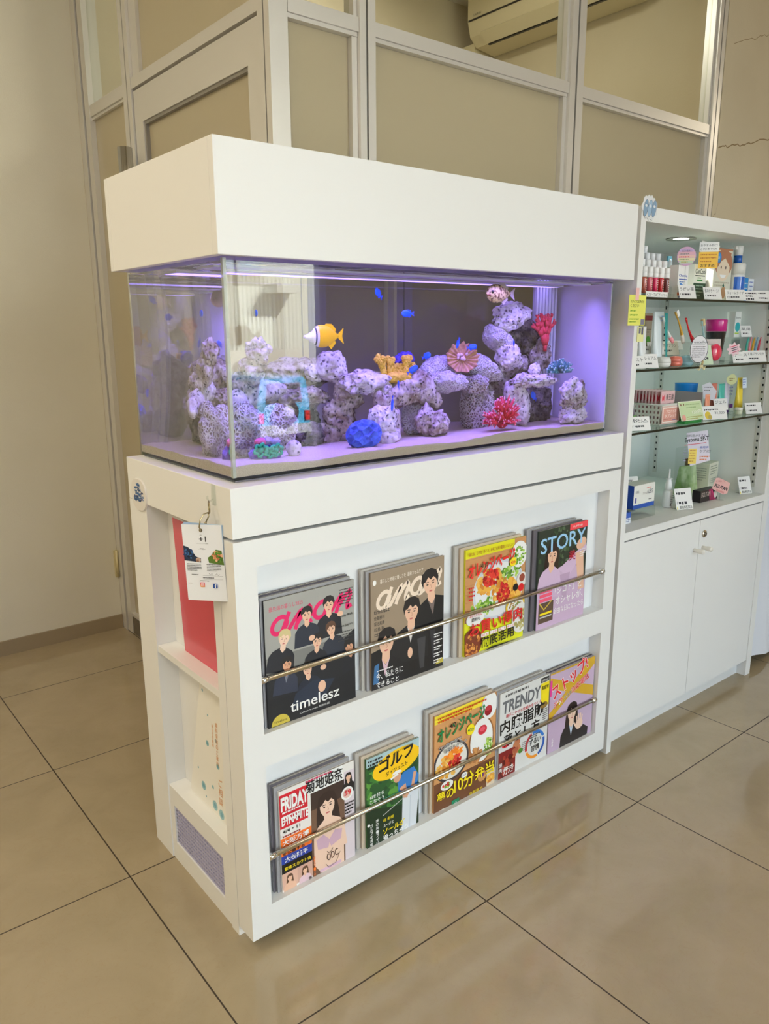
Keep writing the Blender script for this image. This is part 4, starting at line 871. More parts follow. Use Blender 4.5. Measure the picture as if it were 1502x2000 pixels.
def dr_friday(a, b, h):
    a.rect(0, 0, 1, h, C_(240, 236, 232)); a.rect(0, .05, .36, .46, C_(206, 26, 44)); a.rect(0, .58, .40, .82, C_(232, 110, 34)); a.rect(0, .80, .40, .90, C_(36, 62, 160)); a.rect(0, .90, .40, 1.02, BLK)
    a.rect(.36, 0, .84, .185, WHT); a.rect(.40, .185, .86, h, C_(112, 84, 66)); a.rect(.40, .185, .86, .40, C_(60, 44, 38)); a.rect(.86, .10, 1, h, C_(226, 214, 222))
    a.rect(0, 1.02, .20, 1.22, C_(222, 180, 160)); a.rect(.20, 1.02, .40, 1.22, C_(206, 166, 150)); person(a, .10, 1.10, .04, HBR, SK, SK, hs='long', eyes=False); person(a, .30, 1.10, .04, HBR, SK, C_(230, 200, 210), hs='long', eyes=False)
    person(a, .18, 1.33, .06, BLK, SK, C_(30, 30, 40), eyes=True); a.ell(.18, 1.285, .085, .035, BLK, 16)
    person(a, .62, .42, .135, C_(50, 34, 28), SK3, SK3, hs='long', tilt=-.06, body=.78)
    a.poly([(.44, .80), (.42, 1.1), (.52, h), (.84, h), (.84, .80)][::-1][::-1], SK3); a.poly([(.46, .80), (.48, .93), (.62, .96), (.64, .90), (.66, .96), (.80, .92), (.82, .80), (.72, .77), (.64, .86), (.56, .77)], C_(206, 170, 190)); a.rect(.50, 1.20, .80, 1.24, C_(216, 180, 200))
    person(a, .92, .18, .045, HB, SK, C_(30, 26, 28), hs='long', eyes=False); a.ell(.90, .38, .085, .085, WHT, 20); a.ell(.90, .38, .06, .06, C_(226, 190, 180), 18)
    b.k = 240; b.text('FRIDAY', .02, .24, .15, WHT, w=.34, bold=.06); b.text('DYNAMITE', .02, .42, .10, WHT, w=.34, bold=.05); b.scrib(.03, .26, .28, WHT, 3, .022, .05, 6); b.text('4/4・11', .03, .52, .04, BLK, w=.22, bold=.02); b.scrib(.03, .55, .32, C_(160, 40, 40), 1, .02)
    b.text('菊地姫奈', .34, .165, .15, BLK, w=.50, bold=.03, rot=.0); b.scrib(.34, .005, .50, C_(206, 40, 90), 1, .022, .03, 5)
    b.text('大阪万博', .02, .67, .07, WHT, w=.34, bold=.04); b.text('衝撃の内部写真', .02, .74, .05, BLK, w=.37, bold=.03); b.text('を公開する', .02, .795, .045, BLK, w=.28, bold=.03); b.text('大谷翔平', .04, .88, .06, WHT, w=.30, bold=.03); b.text('意味スカウト会', .03, .985, .045, YEL, w=.35, bold=.03)
    b.vtext('衝撃スクープ完全版', .425, .98, .032, C_(240, 120, 40), .02); b.text('ODC', .60, 1.13, .09, C_(70, 44, 38), w=.16, rot=.12); b.line([(.60, 1.00), (.62, 1.03), (.66, 1.02), (.68, .99)], .006, C_(70, 44, 38)); b.line([(.58, 1.16), (.62, 1.22), (.72, 1.2), (.78, 1.08)], .005, C_(70, 44, 38))
    b.vtext('佐藤', .365, 1.2, .05, BLK, .03); b.text('59', .86, .40, .06, RED, w=.09, bold=.03); b.scrib(.86, .50, .13, BLK, 4, .024, .04, 9)
def dr_golf(a, b, h):
    a.rect(0, 0, 1, h, C_(40, 92, 40)); food(a, .5, .5, .5, .45, [C_(60, 120, 50), C_(28, 70, 34), C_(90, 150, 60), C_(36, 84, 40)], 120, 5, .09); a.rect(0, 0, 1, .14, C_(170, 200, 206)); a.poly([(0, .80), (0, h), (1, h), (1, 1.05), (.5, .95)][::-1][::-1], C_(24, 48, 26))
    a.k += 2; a.ell(.56, .25, .45, .215, C_(250, 200, 20), 44, rot=.10)
    a.poly([(.58, .56), (.60, .80), (.95, .82), (1, .62), (.90, .44), (.70, .46)][::-1], C_(50, 120, 196)); a.ell(.575, .50, .075, .085, SK2, 18); a.ell(.57, .435, .095, .05, WHT, 18, 0, PI); a.poly([(.44, .47), (.58, .43), (.6, .46), (.46, .50)][::-1], WHT)
    a.poly([(.68, .82), (.66, h), (.95, h), (1, .82)][::-1][::-1], C_(226, 232, 240)); a.poly([(.62, .70), (.70, .90), (.78, .90), (.74, .66)][::-1], SK2); a.line([(.72, .88), (.30, 1.02)], .012, C_(200, 200, 196)); a.line([(.83, .9), (.82, h)], .008, C_(190, 200, 214)); a.line([(.92, .55), (.88, .74), (.74, .88)], .06, SK2)
    b.k = 200; b.text('ゴルフ', .24, .30, .20, BLK, w=.66, bold=.06, shear=.15, rot=.12); b.text('ダイジェスト', .36, .41, .075, BLK, w=.42, bold=.02, rot=.12); b.text('WEEKLY GOLF DIGEST', .52, .10, .03, C_(80, 60, 10), w=.36, rot=.10)
    b.scrib(.03, .04, .26, BLK, 3, .035, .055, 4); b.text('6Iを打ち', .06, .66, .06, WHT, w=.26, bold=.03); b.text('こなそう', .06, .74, .06, WHT, w=.26, bold=.03); b.scrib(.30, .74, .30, C_(120, 220, 210), 2, .03, .05, 5)
    b.vtext('南の島・フィジー', .19, 1.02, .055, WHT, .02); b.vtext('ゴルフを満喫', .08, 1.06, .055, WHT, .02); b.ell(.03, 1.07, .025, .025, WHT, 12)
    b.text('桂 由樹', .30, 1.13, .05, YEL, w=.2, bold=.02); b.text('ユージと', .30, 1.22, .05, WHT, w=.2, bold=.02); b.text('ソールが', .30, 1.34, .09, YEL, w=.42, bold=.04, rot=.03); b.text('滑っちゃう', .30, 1.45, .09, WHT, w=.48, bold=.04, rot=.03)
def dr_orange2(a, b, h):
    a.rect(0, 0, 1, h, C_(206, 150, 96)); a.rect(0, .85, 1, h, C_(112, 70, 44)); a.rect(0, 0, .86, .105, C_(246, 226, 60))
    a.ell(.27, .64, .28, .25, C_(60, 56, 60), 40); a.ell(.27, .64, .25, .22, C_(240, 236, 226), 40); food(a, .27, .57, .16, .08, [C_(240, 130, 30), C_(250, 160, 50)], 50, 2, .03); food(a, .22, .70, .18, .12, FRY, 60, 3, .036); food(a, .32, .66, .10, .07, TOM, 24, 4, .03)
    a.ell(.76, .55, .21, .30, C_(150, 96, 50), 40); a.ell(.76, .55, .19, .28, WHT, 40); food(a, .66, .72, .10, .10, [C_(206, 150, 90), C_(180, 120, 70)], 40, 5, .03); food(a, .88, .68, .07, .12, SAL, 40, 6, .024); a.ell(.77, .42, .075, .06, C_(206, 40, 60), 20); a.ell(.77, .41, .045, .03, C_(230, 90, 110), 16)
    a.ell(.88, .14, .13, .17, WHT, 26); a.ell(.86, .20, .065, .065, C_(150, 24, 34), 20); a.ell(.86, .17, .055, .035, C_(190, 50, 60), 18)
    a.ell(.20, .92, .10, .06, WHT, 20); food(a, .20, .92, .07, .04, SAL+TOM, 20, 8, .02); a.ell(.78, 1.03, .075, .07, C_(206, 150, 90), 20); a.ell(.78, 1.02, .04, .03, C_(110, 60, 110), 14); a.rect(.86, 1.0, 1, 1.25, C_(216, 200, 176)); food(a, .93, 1.12, .06, .07, FRY, 20, 9, .03)
    a.ell(.13, 1.33, .14, .13, C_(228, 222, 210), 24); food(a, .13, 1.33, .10, .09, FRY+[C_(90, 60, 40)], 40, 10, .03); a.rect(.28, 1.16, .40, 1.36, C_(20, 130, 90))
    b.k = 700; b.scrib(.04, .03, .78, C_(200, 60, 20), 2, .024, .04, 3); b.text('オレンジページ', .05, .335, .15, C_(20, 130, 70), w=.76, bold=.05, shear=.12, rot=.12); b.text('4/2', .22, .21, .05, BLK, w=.1, bold=.02)
    b.ell(.56, .34, .065, .07, YEL, 20); b.text('40th', .51, .36, .04, C_(20, 110, 60), w=.1, bold=.02); b.text('4つのワザで', .06, .44, .055, BLK, w=.36, bold=.015, outline=(WHT, .07), rot=.05); b.text('毎朝ラクラク', .14, .50, .055, BLK, w=.36, bold=.015, outline=(WHT, .07), rot=.05)
    b.text('夢の', .04, 1.10, .13, YEL, w=.26, bold=.04, rot=.03); b.text('10分', .31, 1.08, .20, YEL, w=.32, bold=.04, rot=.03); b.text('弁当', .65, 1.04, .15, YEL, w=.32, bold=.04, rot=.03); b.ell(.47, .89, .05, .035, WHT, 14); b.text('ほぼ', .435, .905, .03, C_(30, 60, 150), w=.07)
    b.scrib(.42, 1.22, .14, WHT, 3, .022, .04, 3); b.text('炊飯器で', .56, 1.20, .04, YEL, w=.22, bold=.02); b.text('キッチン家電', .56, 1.26, .045, YEL, w=.26, bold=.02); b.vtext('小分け', .335, 1.17, .05, WHT, .03)
def dr_trendy(a, b, h):
    a.rect(0, 0, 1, h, C_(226, 226, 224)); a.rect(.0, .86, .34, h, C_(130, 24, 26)); food(a, .14, 1.1, .15, .16, [C_(90, 20, 16), C_(170, 60, 40), C_(120, 40, 30)], 46, 3, .04); food(a, .34, .90, .07, .10, [C_(170, 90, 60), C_(190, 120, 80)], 14, 4, .05); a.ell(.44, .97, .05, .04, C_(80, 140, 50), 12); a.ell(.14, .78, .08, .035, RED, 14)
    for k, c in enumerate((C_(50, 120, 206), C_(200, 50, 60), C_(240, 150, 40), C_(40, 90, 180))):
        a.k += 1; a0 = k*PI/2+.4; ps = [(.74+.21*math.cos(a0+(PI/2-.12)*i/10), .98-.21*math.sin(a0+(PI/2-.12)*i/10)) for i in range(11)]+[(.74+.165*math.cos(a0+(PI/2-.12)*(10-i)/10), .98-.165*math.sin(a0+(PI/2-.12)*(10-i)/10)) for i in range(11)]
        a.k -= 1; a.poly(ps, c)
    a.poly([(.82, .10), (1, .10), (1, .46), (.84, .42)][::-1], YEL); a.ell(.90, .44, .08, .05, C_(140, 110, 50), 16); a.rect(.82, .02, .99, .09, C_(40, 40, 44))
    b.k = 130; b.scrib(.10, .04, .66, C_(90, 90, 90), 1, .04, .05, 3); b.text('TRENDY', .06, .30, .165, C_(104, 106, 112), w=.76, bold=.035, shear=.12, rot=.02); b.text('勝手にやせる仕組みをつくる', .12, .38, .05, C_(206, 40, 60), w=.72, bold=.015)
    b.text('内臓脂肪', .02, .60, .19, BLK, w=.90, bold=.05, rot=.04); b.text('落とし方', .10, .80, .17, BLK, w=.72, bold=.05, rot=.04); b.text('ずるい', .62, .97, .09, BLK, w=.24, bold=.03); b.text('習慣', .66, 1.08, .09, BLK, w=.17, bold=.03); b.scrib(.62, .82, .22, C_(70, 70, 70), 2, .02, .03, 6)
    b.text('焼き', .10, 1.22, .12, WHT, w=.20, bold=.03); b.vtext('焼肉', .04, 1.0, .07, WHT, .02); b.scrib(.88, .50, .1, BLK, 6, .014, .03, 8); b.scrib(.46, .86, .14, C_(90, 90, 90), 5, .012, .03, 9)
    b.text('SPRING', .84, .075, .03, WHT, w=.13); b.text('脳疲労', .84, .2, .06, BLK, w=.14, bold=.03)
def dr_stop(a, b, h):
    a.rect(0, 0, 1, h, C_(196, 172, 200)); G = C_(206, 164, 40); a.poly([(0, .50), (0, .66), (1, .22), (1, .08)][::-1][::-1], C_(196, 172, 200)); a.poly([(0, .06), (0, .22), (1, .62), (1, .46)][::-1][::-1], G); a.poly([(0, .72), (0, .60), (.9, 0), (1, 0), (1, .12)][::-1][::-1], G)
    a.poly([(0, 0), (0, .02), (1, .03), (1, 0)], G)
    person(a, .52, .74, .125, C_(40, 26, 26), SK3, C_(36, 32, 36), hs='long', body=.95, shirt=C_(190, 206, 226))
    a.poly([(.64, 1.12), (.62, 1.32), (.90, 1.32), (.92, 1.10), (.80, 1.02)][::-1][::-1], C_(36, 32, 36)); a.ell(.70, .98, .085, .08, SK3, 20, rot=.2)
    for i, (du, dt, l) in enumerate(((-.055, -.08, .085), (-.015, -.10, .10), (.025, -.095, .10), (.06, -.07, .085))): a.line([(.70+du*.8, .96), (.70+du*1.1, .96+dt-l*.4)], .026, SK3)
    a.line([(.63, 1.0), (.58, .93)], .028, SK3); a.ell(.48, 1.28, .012, .014, G, 8); a.ell(.62, 1.24, .012, .014, G, 8)
    b.k = 140; b.text('ストップ!', .10, .42, .22, C_(222, 24, 44), w=.80, bold=.045, outline=(WHT, .045), rot=.36); b.text('海外', .12, .56, .10, C_(222, 24, 44), w=.20, bold=.03, outline=(WHT, .05), rot=.34); b.text('からの', .33, .48, .055, BLK, w=.16, bold=.02, outline=(WHT, .05), rot=.34); b.text('詐欺電話', .50, .44, .10, C_(222, 24, 44), w=.40, bold=.03, outline=(WHT, .05), rot=.34)
    b.vtext('広報誌', .10, 1.0, .04, WHT, .02); b.text('警察庁', .76, 1.30, .03, WHT, w=.14, bold=.02); b.rect(-.0, .10, .04, .34, C_(226, 60, 150))
SZ1, SZ0 = .4883, .0943
GR = [C_(150, 150, 154), C_(96, 92, 100), C_(180, 176, 170), C_(70, 66, 76), C_(196, 180, 160)]
def slot(x, z, W, H, draw, base, label, behind, short, dz=.004):
    """front issue plus the older issues filed behind it"""
    y = .0132; th = .0055 if len(behind) > 1 else .0085
    magazine(label, x, z, y, W, H, th, base, draw)
    for i, (dx, dz_, g) in enumerate(behind):
        y += th+.0004; th = .0062 if len(behind) > 1 else .009
        magazine('older magazine filed %s behind the %s, only its edges showing' % (('directly', 'second', 'third')[i], short), x-dx, z, y, W*.995, H+dz_, th, GR[g])
slot(.066, SZ1, .220, .272, dr_anan1, C_(30, 30, 34), 'magazine with eight people in black under a pink script title', [(.005, .006, 0), (.008, .010, 3)], 'magazine with the pink script title')
slot(.331, SZ1, .218, .275, dr_anan2, C_(150, 132, 112), 'taupe magazine with three people in black and a cream script title', [(.009, .004, 0), (.017, .008, 2)], 'taupe magazine')
slot(.620, SZ1, .217, .273, dr_orange1, C_(226, 222, 30), 'cookery magazine in the upper row with red title and fried cutlets', [(.012, .006, 4), (.025, .011, 2)], 'cookery magazine of the upper row')
slot(.888, SZ1, .205, .274, dr_story, C_(70, 84, 76), 'fashion magazine with light blue title and a woman in a lilac blouse', [(.016, .004, 1), (.034, .009, 0)], 'fashion magazine')
slot(.083, SZ0, .195, .243, dr_friday, C_(240, 236, 232), 'photo weekly with a red title block and a long-haired woman', [(.008, .010, 0), (.014, .016, 1)], 'photo weekly')
slot(.313, SZ0, .160, .230, dr_golf, C_(60, 110, 60), 'golf magazine with a yellow oval title and a golfer in blue', [(.010, .008, 4), (.021, .016, 2)], 'golf magazine')
slot(.524, SZ0, .219, .265, dr_orange2, C_(206, 150, 96), 'cookery magazine in the lower row with green title and lunch boxes', [(.009, .008, 4), (.019, .016, 2)], 'cookery magazine of the lower row')
slot(.758, SZ0, .200, .250, dr_trendy, C_(226, 226, 224), 'grey and white magazine with a grey capital title and black headline', [(.007, .006, 0), (.013, .010, 2)], 'grey and white magazine')
slot(.963, SZ0, .202, .246, dr_stop, C_(196, 172, 200), 'lilac leaflet magazine with a woman holding up her palm', [(.002, .004, 3)], 'lilac magazine')

# ================================================================ things on and in the cabinet
# red file and leaflet standing in the side niches
t = thing('file_folder', 'flat red plastic file standing in the upper side niche', 'file folder', (.0395, .331, .5617), (0, -.03, 0))
mred = mat('red_plastic', srgb(216, 66, 86), .25, coat=.4); m = MB(); m.box(-.0012, 0, -.225, 0, 0, .315, mred); m.build('cover', t)
m = MB(); m.box(.0003, .0035, -.224, -.002, .001, .312, M_PAPER); m.build('sheets', t)
t = thing('leaflet', 'white leaflet with pale blue circles leaning in the lower side niche', 'leaflet', (.034, .343, .2003), (0, 0, 0))
m = MB(); TL_ = Matrix.Rotation(-.10, 4, 'X'); th = .0012
m.add([(0, 0, 0), (0, -.24, 0), (.006, -.24, .31), (.006, -.075, .31), (th, 0, 0), (th, -.24, 0), (.006+th, -.24, .31), (.006+th, -.075, .31)], [(0, 1, 2, 3), (7, 6, 5, 4), (0, 3, 7, 4), (1, 5, 6, 2), (0, 4, 5, 1), (3, 2, 6, 7)], M_PAPER); m.build('sheet', t)
a = Art((.0062, 0, .31), (0, -1, 0), (.0193, 0, 1), .24, lift=.0003); BL = C_(150, 196, 206)
for u, tt, r in ((.30, 1.10, .045), (.53, 1.20, .05), (.50, 1.02, .02), (.66, 1.23, .05), (.42, .6, .03), (.62, .75, .03), (.2, .95, .012), (.45, .3, .012), (.36, .08, .016), (.35, 1.19, .012), (.6, .5, .02)): a.ell(u, tt, r, r, BL, 18); a.ell(u, tt, r*.5, r*.5, C_(110, 170, 190), 14)
a.vtext('歯科保険のご案内', .62, .30, .05, C_(232, 160, 90)); a.vtext('ご相談', .66, .85, .085, C_(232, 160, 90)); a.vtext('あなたの健康', .54, .35, .035, C_(232, 160, 90)); a.mb.build('print', t)
# round badge on the band corner
t = thing('sticker', 'round white badge with blue squiggles on the cabinet corner', 'sticker', (-.0002, .4315, .916), (0, 0, 0)); m = MB()
N = 48; ps = [(.042*math.copysign(abs(math.cos(2*PI*k/N))**.8, math.cos(2*PI*k/N)), .037*math.copysign(abs(math.sin(2*PI*k/N))**.8, math.sin(2*PI*k/N))) for k in range(N)]
m.add([(0, y, z) for y, z in ps]+[(-.0035, y*.97, z*.97) for y, z in ps], [tuple(range(N)), tuple(range(N, 2*N))[::-1]]+[(k, k+N, (k+1) % N+N, (k+1) % N) for k in range(N)], flat(232, 228, 224, .35)); m.build('badge', t)
m = MB(); rnd = random.Random(17); mq = flat(70, 110, 160)
for i in range(34):
    cy = rnd.uniform(-.024, .022); cz = rnd.uniform(-.026, .026)*(1-abs(cy)/.04); L = rnd.uniform(.006, .011); ph = rnd.uniform(0, 6)
    m.tube([(-.0037, cy+L*(k/9-.5)*1.6, cz+.0026*math.sin(k*1.4+ph)) for k in range(10)], .0007, mq if i % 5 else flat(40, 60, 110), 5)
m.sphere((-.004, -.021, -.008), .0014, flat(230, 60, 60)); m.build('drawing', t)
# hook, rings and bundle of cards
t = thing('adhesive_hook', 'clear plastic adhesive hook near the front corner of the cabinet', 'hook', (-.0002, .064, .984)); m = MB()
m.box(-.003, 0, -.008, .008, -.030, .010, M_CLEAR, None, .0012); m.tube([(-.003, 0, -.018), (-.010, 0, -.022), (-.014, 0, -.016), (-.014, 0, -.010)], .0018, M_CLEAR, 8); m.build('body', t)
t = thing('card_bundle', 'bunch of laminated care cards on a key ring hanging from the hook', 'cards', (-.012, .064, .962))
brs = mat('ring_metal', srgb(170, 158, 128), .25, 1.0)
def ring(c, r, ax, tube, n=30, a0=0, a1=2*PI):
    m = MB(); pts = [Vector(c)+Vector(ax[0])*(r*math.cos(a0+(a1-a0)*k/n))+Vector(ax[1])*(r*math.sin(a0+(a1-a0)*k/n)) for k in range(n+(0 if a1-a0 > 6.2 else 1))]
    m.tube(pts, tube, brs, 8, closed=a1-a0 > 6.2); return m
ring((0, 0, -.010), .0115, ((.35, .94, 0), (0, 0, 1)), .0011).build('key_ring', t)
m = MB(); m.tube([(-.001, .0015, -.0205), (-.010, .002, -.022), (-.0195, .000, -.032), (-.0225, -.001, -.045), (-.0175, .003, -.0555)], .0014, brs, 8); m.tube([(-.001, .0015, -.0205), (-.002, .0, -.028), (-.0065, .005, -.040)], .0014, brs, 8); m.sphere((-.0065, .005, -.041), .0026, brs, n=10); m.build('split_ring', t)
cw, ch = .082, .150
def cardT(i): return Matrix.Translation((-.0406+i*.0022, .0378+i*.0006, -.044+i*.0012)) @ Matrix.Rotation(.6435-.02*i, 4, 'Z') @ Matrix.Rotation(-.035+.015*i, 4, 'X')
for i in range(4):
    T = cardT(i); m = MB(); m.box(-.0004, .0004, -cw, 0, -ch, 0, flat(238, 240, 244, .3) if i == 0 else flat(176, 200, 222, .3), T)
    o = m.build('card', t)
    if i == 0:
        a = Art(T @ Vector((-.0004, 0, 0)), T.to_3x3() @ Vector((0, -1, 0)), T.to_3x3() @ Vector((0, 0, 1)), cw, lift=.0001, step=.000006)
        a.ell(.48, .13, .045, .045, brs, 18); a.ell(.48, .13, .026, .026, BLK, 14)
        a.text('水槽の', .44, .255, .022, BLK, w=.06); a.text('+1', .42, .40, .12, BLK, w=.17, bold=.02); a.text('アクアリウム レンタル事業部', .34, .455, .022, BLK, w=.30)
        a.scrib(.42, .56, .14, C_(90, 90, 90), 1, .016); a.line([(.38, .585), (.44, .575), (.5, .592), (.56, .58)], .004, BLK)
        a.poly([(0, .50), (.12, .54), (.22, .64), (.30, .76), (.42, .80), (.42, .90), (0, .86)][::-1], C_(34, 50, 74)); food(a, .12, .70, .12, .12, [C_(30, 60, 110), C_(20, 30, 46), C_(60, 110, 160)], 40, 3, .03); food(a, .34, .84, .07, .035, [C_(150, 110, 90), C_(200, 170, 150)], 14, 4, .03)
        a.poly([(.60, .78), (.72, .70), (.82, .58), (.96, .60), (1, .95), (.62, .90)][::-1], C_(90, 120, 50)); food(a, .84, .74, .13, .12, [C_(226, 150, 110), C_(90, 150, 50), C_(206, 110, 80), C_(60, 100, 40), C_(240, 190, 150)], 50, 5, .032)
        for uu in (.06, .56):
            a.scrib(uu, .93, .36, C_(70, 70, 76), 5, .018, .038, int(uu*100))
        a.scrib(.16, 1.18, .24, C_(70, 70, 76), 1, .022); a.line([(.44, 1.21), (.95, 1.21)], .003, BLK); a.line([(.60, 1.15), (.63, 1.19), (.68, 1.15), (.70, 1.19)], .006, BLK); a.line([(.76, 1.19), (.80, 1.15), (.83, 1.2), (.87, 1.17)], .006, BLK); a.text('090-1234', .46, 1.28, .03, C_(70, 70, 80), w=.3) if False else a.scrib(.44, 1.25, .4, C_(70, 70, 80), 1, .026, .03, 3); a.line([(.44, 1.295), (.95, 1.295)], .003, BLK)
        a.scrib(.36, 1.33, .34, C_(80, 80, 84), 1, .018); a.text('aquarium', .05, 1.42, .03, C_(120, 100, 90), w=.12)
        a.rect(.36, 1.38, .47, 1.49, C_(222, 70, 100)); a.rect(.36, 1.44, .47, 1.49, C_(240, 150, 70)); a.rect(.380, 1.400, .450, 1.470, WHT); a.rect(.390, 1.410, .440, 1.460, C_(226, 90, 96)); a.ell(.415, 1.435, .018, .018, WHT, 14); a.ell(.415, 1.435, .010, .010, C_(226, 90, 96), 12)
        a.rect(.68, 1.40, .79, 1.51, C_(40, 80, 160)); a.text('f', .725, 1.505, .09, WHT, bold=.04)
        a.mb.build('print', o)

# ================================================================ display shelf unit on the right
SX0, SX1, SI0, SI1, SZT = 1.2327, 2.140, 1.2555, 2.1050, 1.5885
un = thing('display_cabinet', 'white display cabinet with glass shelves and two doors', 'display cabinet', (SX0, 0, 0))
uinv = Matrix.Translation((-SX0, 0, 0))
def ub(mb, name, par=un, bevel=0.0):
    o = mb.build(name, par, bevel)
    if par is un: o.matrix_parent_inverse = uinv
    return o
m = MB(); m.box(SX0, SI0, 0, .490, 0, SZT, M_LAM); m.box(SI1, SX1, 0, .490, 0, SZT, M_LAM); m.box(SI0, SI1, .470, .490, .0, SZT, M_LAM)
m.box(SI0, SI1, 0, .470, 1.551, SZT, M_LAM); m.box(SI0, SI1, .0, .470, .675, .699, M_LAM); m.box(SI0, SI1, .034, .05, 0, .0615, M_LAM); ub(m, 'carcass')
for x0, x1, kx in ((SI0+.001, 1.6795, 1.655), (1.6815, SI1-.001, 1.706)):
    m = MB(); m.box(x0, x1, .002, .020, .0625, .6695, M_LAM); d = ub(m, 'door')
    m = MB(); m.lathe([(.0065, 0), (.0065, .012), (.0080, .020), (.0080, .030), (.0066, .034)], flat(238, 234, 224, .3), n=20, T=Matrix.Translation((kx, .0018, .574)) @ Matrix.Rotation(PI/2, 4, 'X')); k = m.build('knob', d); k.matrix_parent_inverse = uinv if False else Matrix.Identity(4)
    if x0 > 1.6:
        m = MB(); Tl = Matrix.Translation((1.708, .0018, .621)) @ Matrix.Rotation(PI/2, 4, 'X'); m.lathe([(.0125, 0), (.0125, .003), (.0105, .0045)], M_STEEL, n=24, T=Tl); m.lathe([(.0058, .0046), (.0058, .008)], mat('lock_dark', (.25, .22, .18), .3, 1), n=16, T=Tl); m.box(-.0008, .0008, -.004, .004, .0081, .0086, M_BLACK, Tl); m.build('lock', d)
for x, s in ((SI0, 1), (SI1, -1)):
    for y in (.045, .440):
        m = MB(); m.box(min(x, x+s*.003), max(x, x+s*.003), y-.008, y+.008, .72, 1.53, M_ALU); r = ub(m, 'shelf_rail')
        m = MB()
        for k in range(32): z = .735+k*.0245; m.box(min(x+s*.0031, x+s*.0036), max(x+s*.0031, x+s*.0036), y-.003, y+.003, z, z+.008, M_BLACK)
        m.build('slot', r)['kind'] = 'stuff'
M_SG = thin_glass('shelf_glass', (.90, .97, .93), 1.5); M_SGE = mat('shelf_glass_edge', srgb(14, 24, 20), .15)
for z in (1.3600, 1.1630, .9860):
    t = thing('glass_shelf', 'glass shelf with dark front edge, %s of three in the display cabinet' % {1.36: 'top', 1.163: 'middle', .986: 'lowest'}[z], 'shelf', (SI0+.004, .012, z-.0064))
    m = MB(); m.box(0, .842, .0012, .440, 0, .0060, M_SG); m.build('glass', t); m = MB(); m.box(0, .842, 0, .0011, -.0002, .0062, M_SGE); m.build('front_edge', t)
    for x in (.004, .836):
        m = MB(); m.tube([(x, .034, -.016), (x, .034, -.0004)], .0045, mat('bracket', (.25, .25, .24), .4, .6), 10); m.build('bracket', t)
t = thing('cabinet_downlight', 'round recessed spotlight in the top of the display cabinet', 'light', (1.69, .155, 1.5508)); m = MB()
m.lathe([(.024, -.0005), (.046, -.0015), (.046, -.004), (.024, -.002)], mat('lamp_trim', srgb(170, 170, 160), .4, .3), n=36, cap=False); m.build('trim', t)
m = MB(); m.lathe([(.0235, -.0008), (.0235, -.0020)], mat('lamp_lens', (1, 1, 1), .3, emit=((1, .98, .92), 14)), n=30); m.build('lens', t)
l = lamp('spot', 'SPOT', (0, 0, -.006), (0, 0, 0), 5.5, (1, 1, .93), spot_size=2.5, spot_blend=.6, shadow_soft_size=.02); l.parent = t

# ---- goods. D is the camera-facing turn some cards have
ZS = {1: 1.3600, 2: 1.1632, 3: .9862, 0: .6992}
INK = C_(44, 44, 50)
def card(label, x, y, z, w, h, rows=None, tint=(244, 242, 240), turn=-.35, lean=.32, seed=1, head=None, band=None, group='price cards on the display shelves', draw=None):
    """white price card leaning on a clear plastic easel"""
    t = thing('price_card', label, 'price card', (x, y, z+.0006), (0, 0, turn), group)
    R = Matrix.Rotation(-lean, 4, 'X'); m = MB(); m.box(-w/2, w/2, 0, .0008, .0008, h, C_(*tint), R); c = m.build('card', t)
    a = Art(R @ Vector((-w/2, 0, h)), (1, 0, 0), R.to_3x3() @ Vector((0, 0, 1)), w, lift=.00012); hh = h/w
    if draw: draw(a, hh)
    else:
        if head: a.text(head, .08, hh*.42, hh*.26, INK, w=.84)
        else: a.scrib(.10, hh*.18, .78, INK, 1, hh*.12, .1, seed)
        a.scrib(.18, hh*.62, .70, INK, 1, hh*.14, .1, seed+9); a.line([(.10, hh*.60), (.07, hh*.72)], .02, INK)
    if band: a.rect(0, hh*.78, 1, hh, C_(250, 250, 244)); a.poly([(.03, hh*.97), (.10, hh*.97), (.065, hh*.81)], YEL); a.text('要指導医薬品', .20, hh*.96, hh*.14, BLK, w=.74, bold=.03)
    a.mb.build('print', t)
    m = MB(); m.box(-w*.42, w*.42, .0012, .0024, .0006, h*.9, M_CLEAR, R); m.box(-w*.42, w*.42, .001, .028, 0, .0012, M_CLEAR); m.build('easel', t)
    return t
def sc(t, k, kz=1.0): t.scale = (k, k, kz); return t
def box_thing(name, label, cat, x0, x1, y, d, z, h, mt, draw=None, turn=0.0, side=None, group=None):
    t = thing(name, label, cat, (x0, y, z+.0005), (0, 0, turn), group); w = x1-x0
    m = MB(); m.box(0, w, 0, d, 0, h, mt, None, .0006); m.build('carton', t)
    if draw or side:
        a = Art((0, 0, h), (1, 0, 0), (0, 0, 1), w, lift=.00012)
        if draw: draw(a, h/w)
        if side: b = Art((0, d, h), (0, -1, 0), (0, 0, 1), d, mb=a.mb, lift=.00012); side(b, h/d)
        a.mb.build('print', t)
    return t
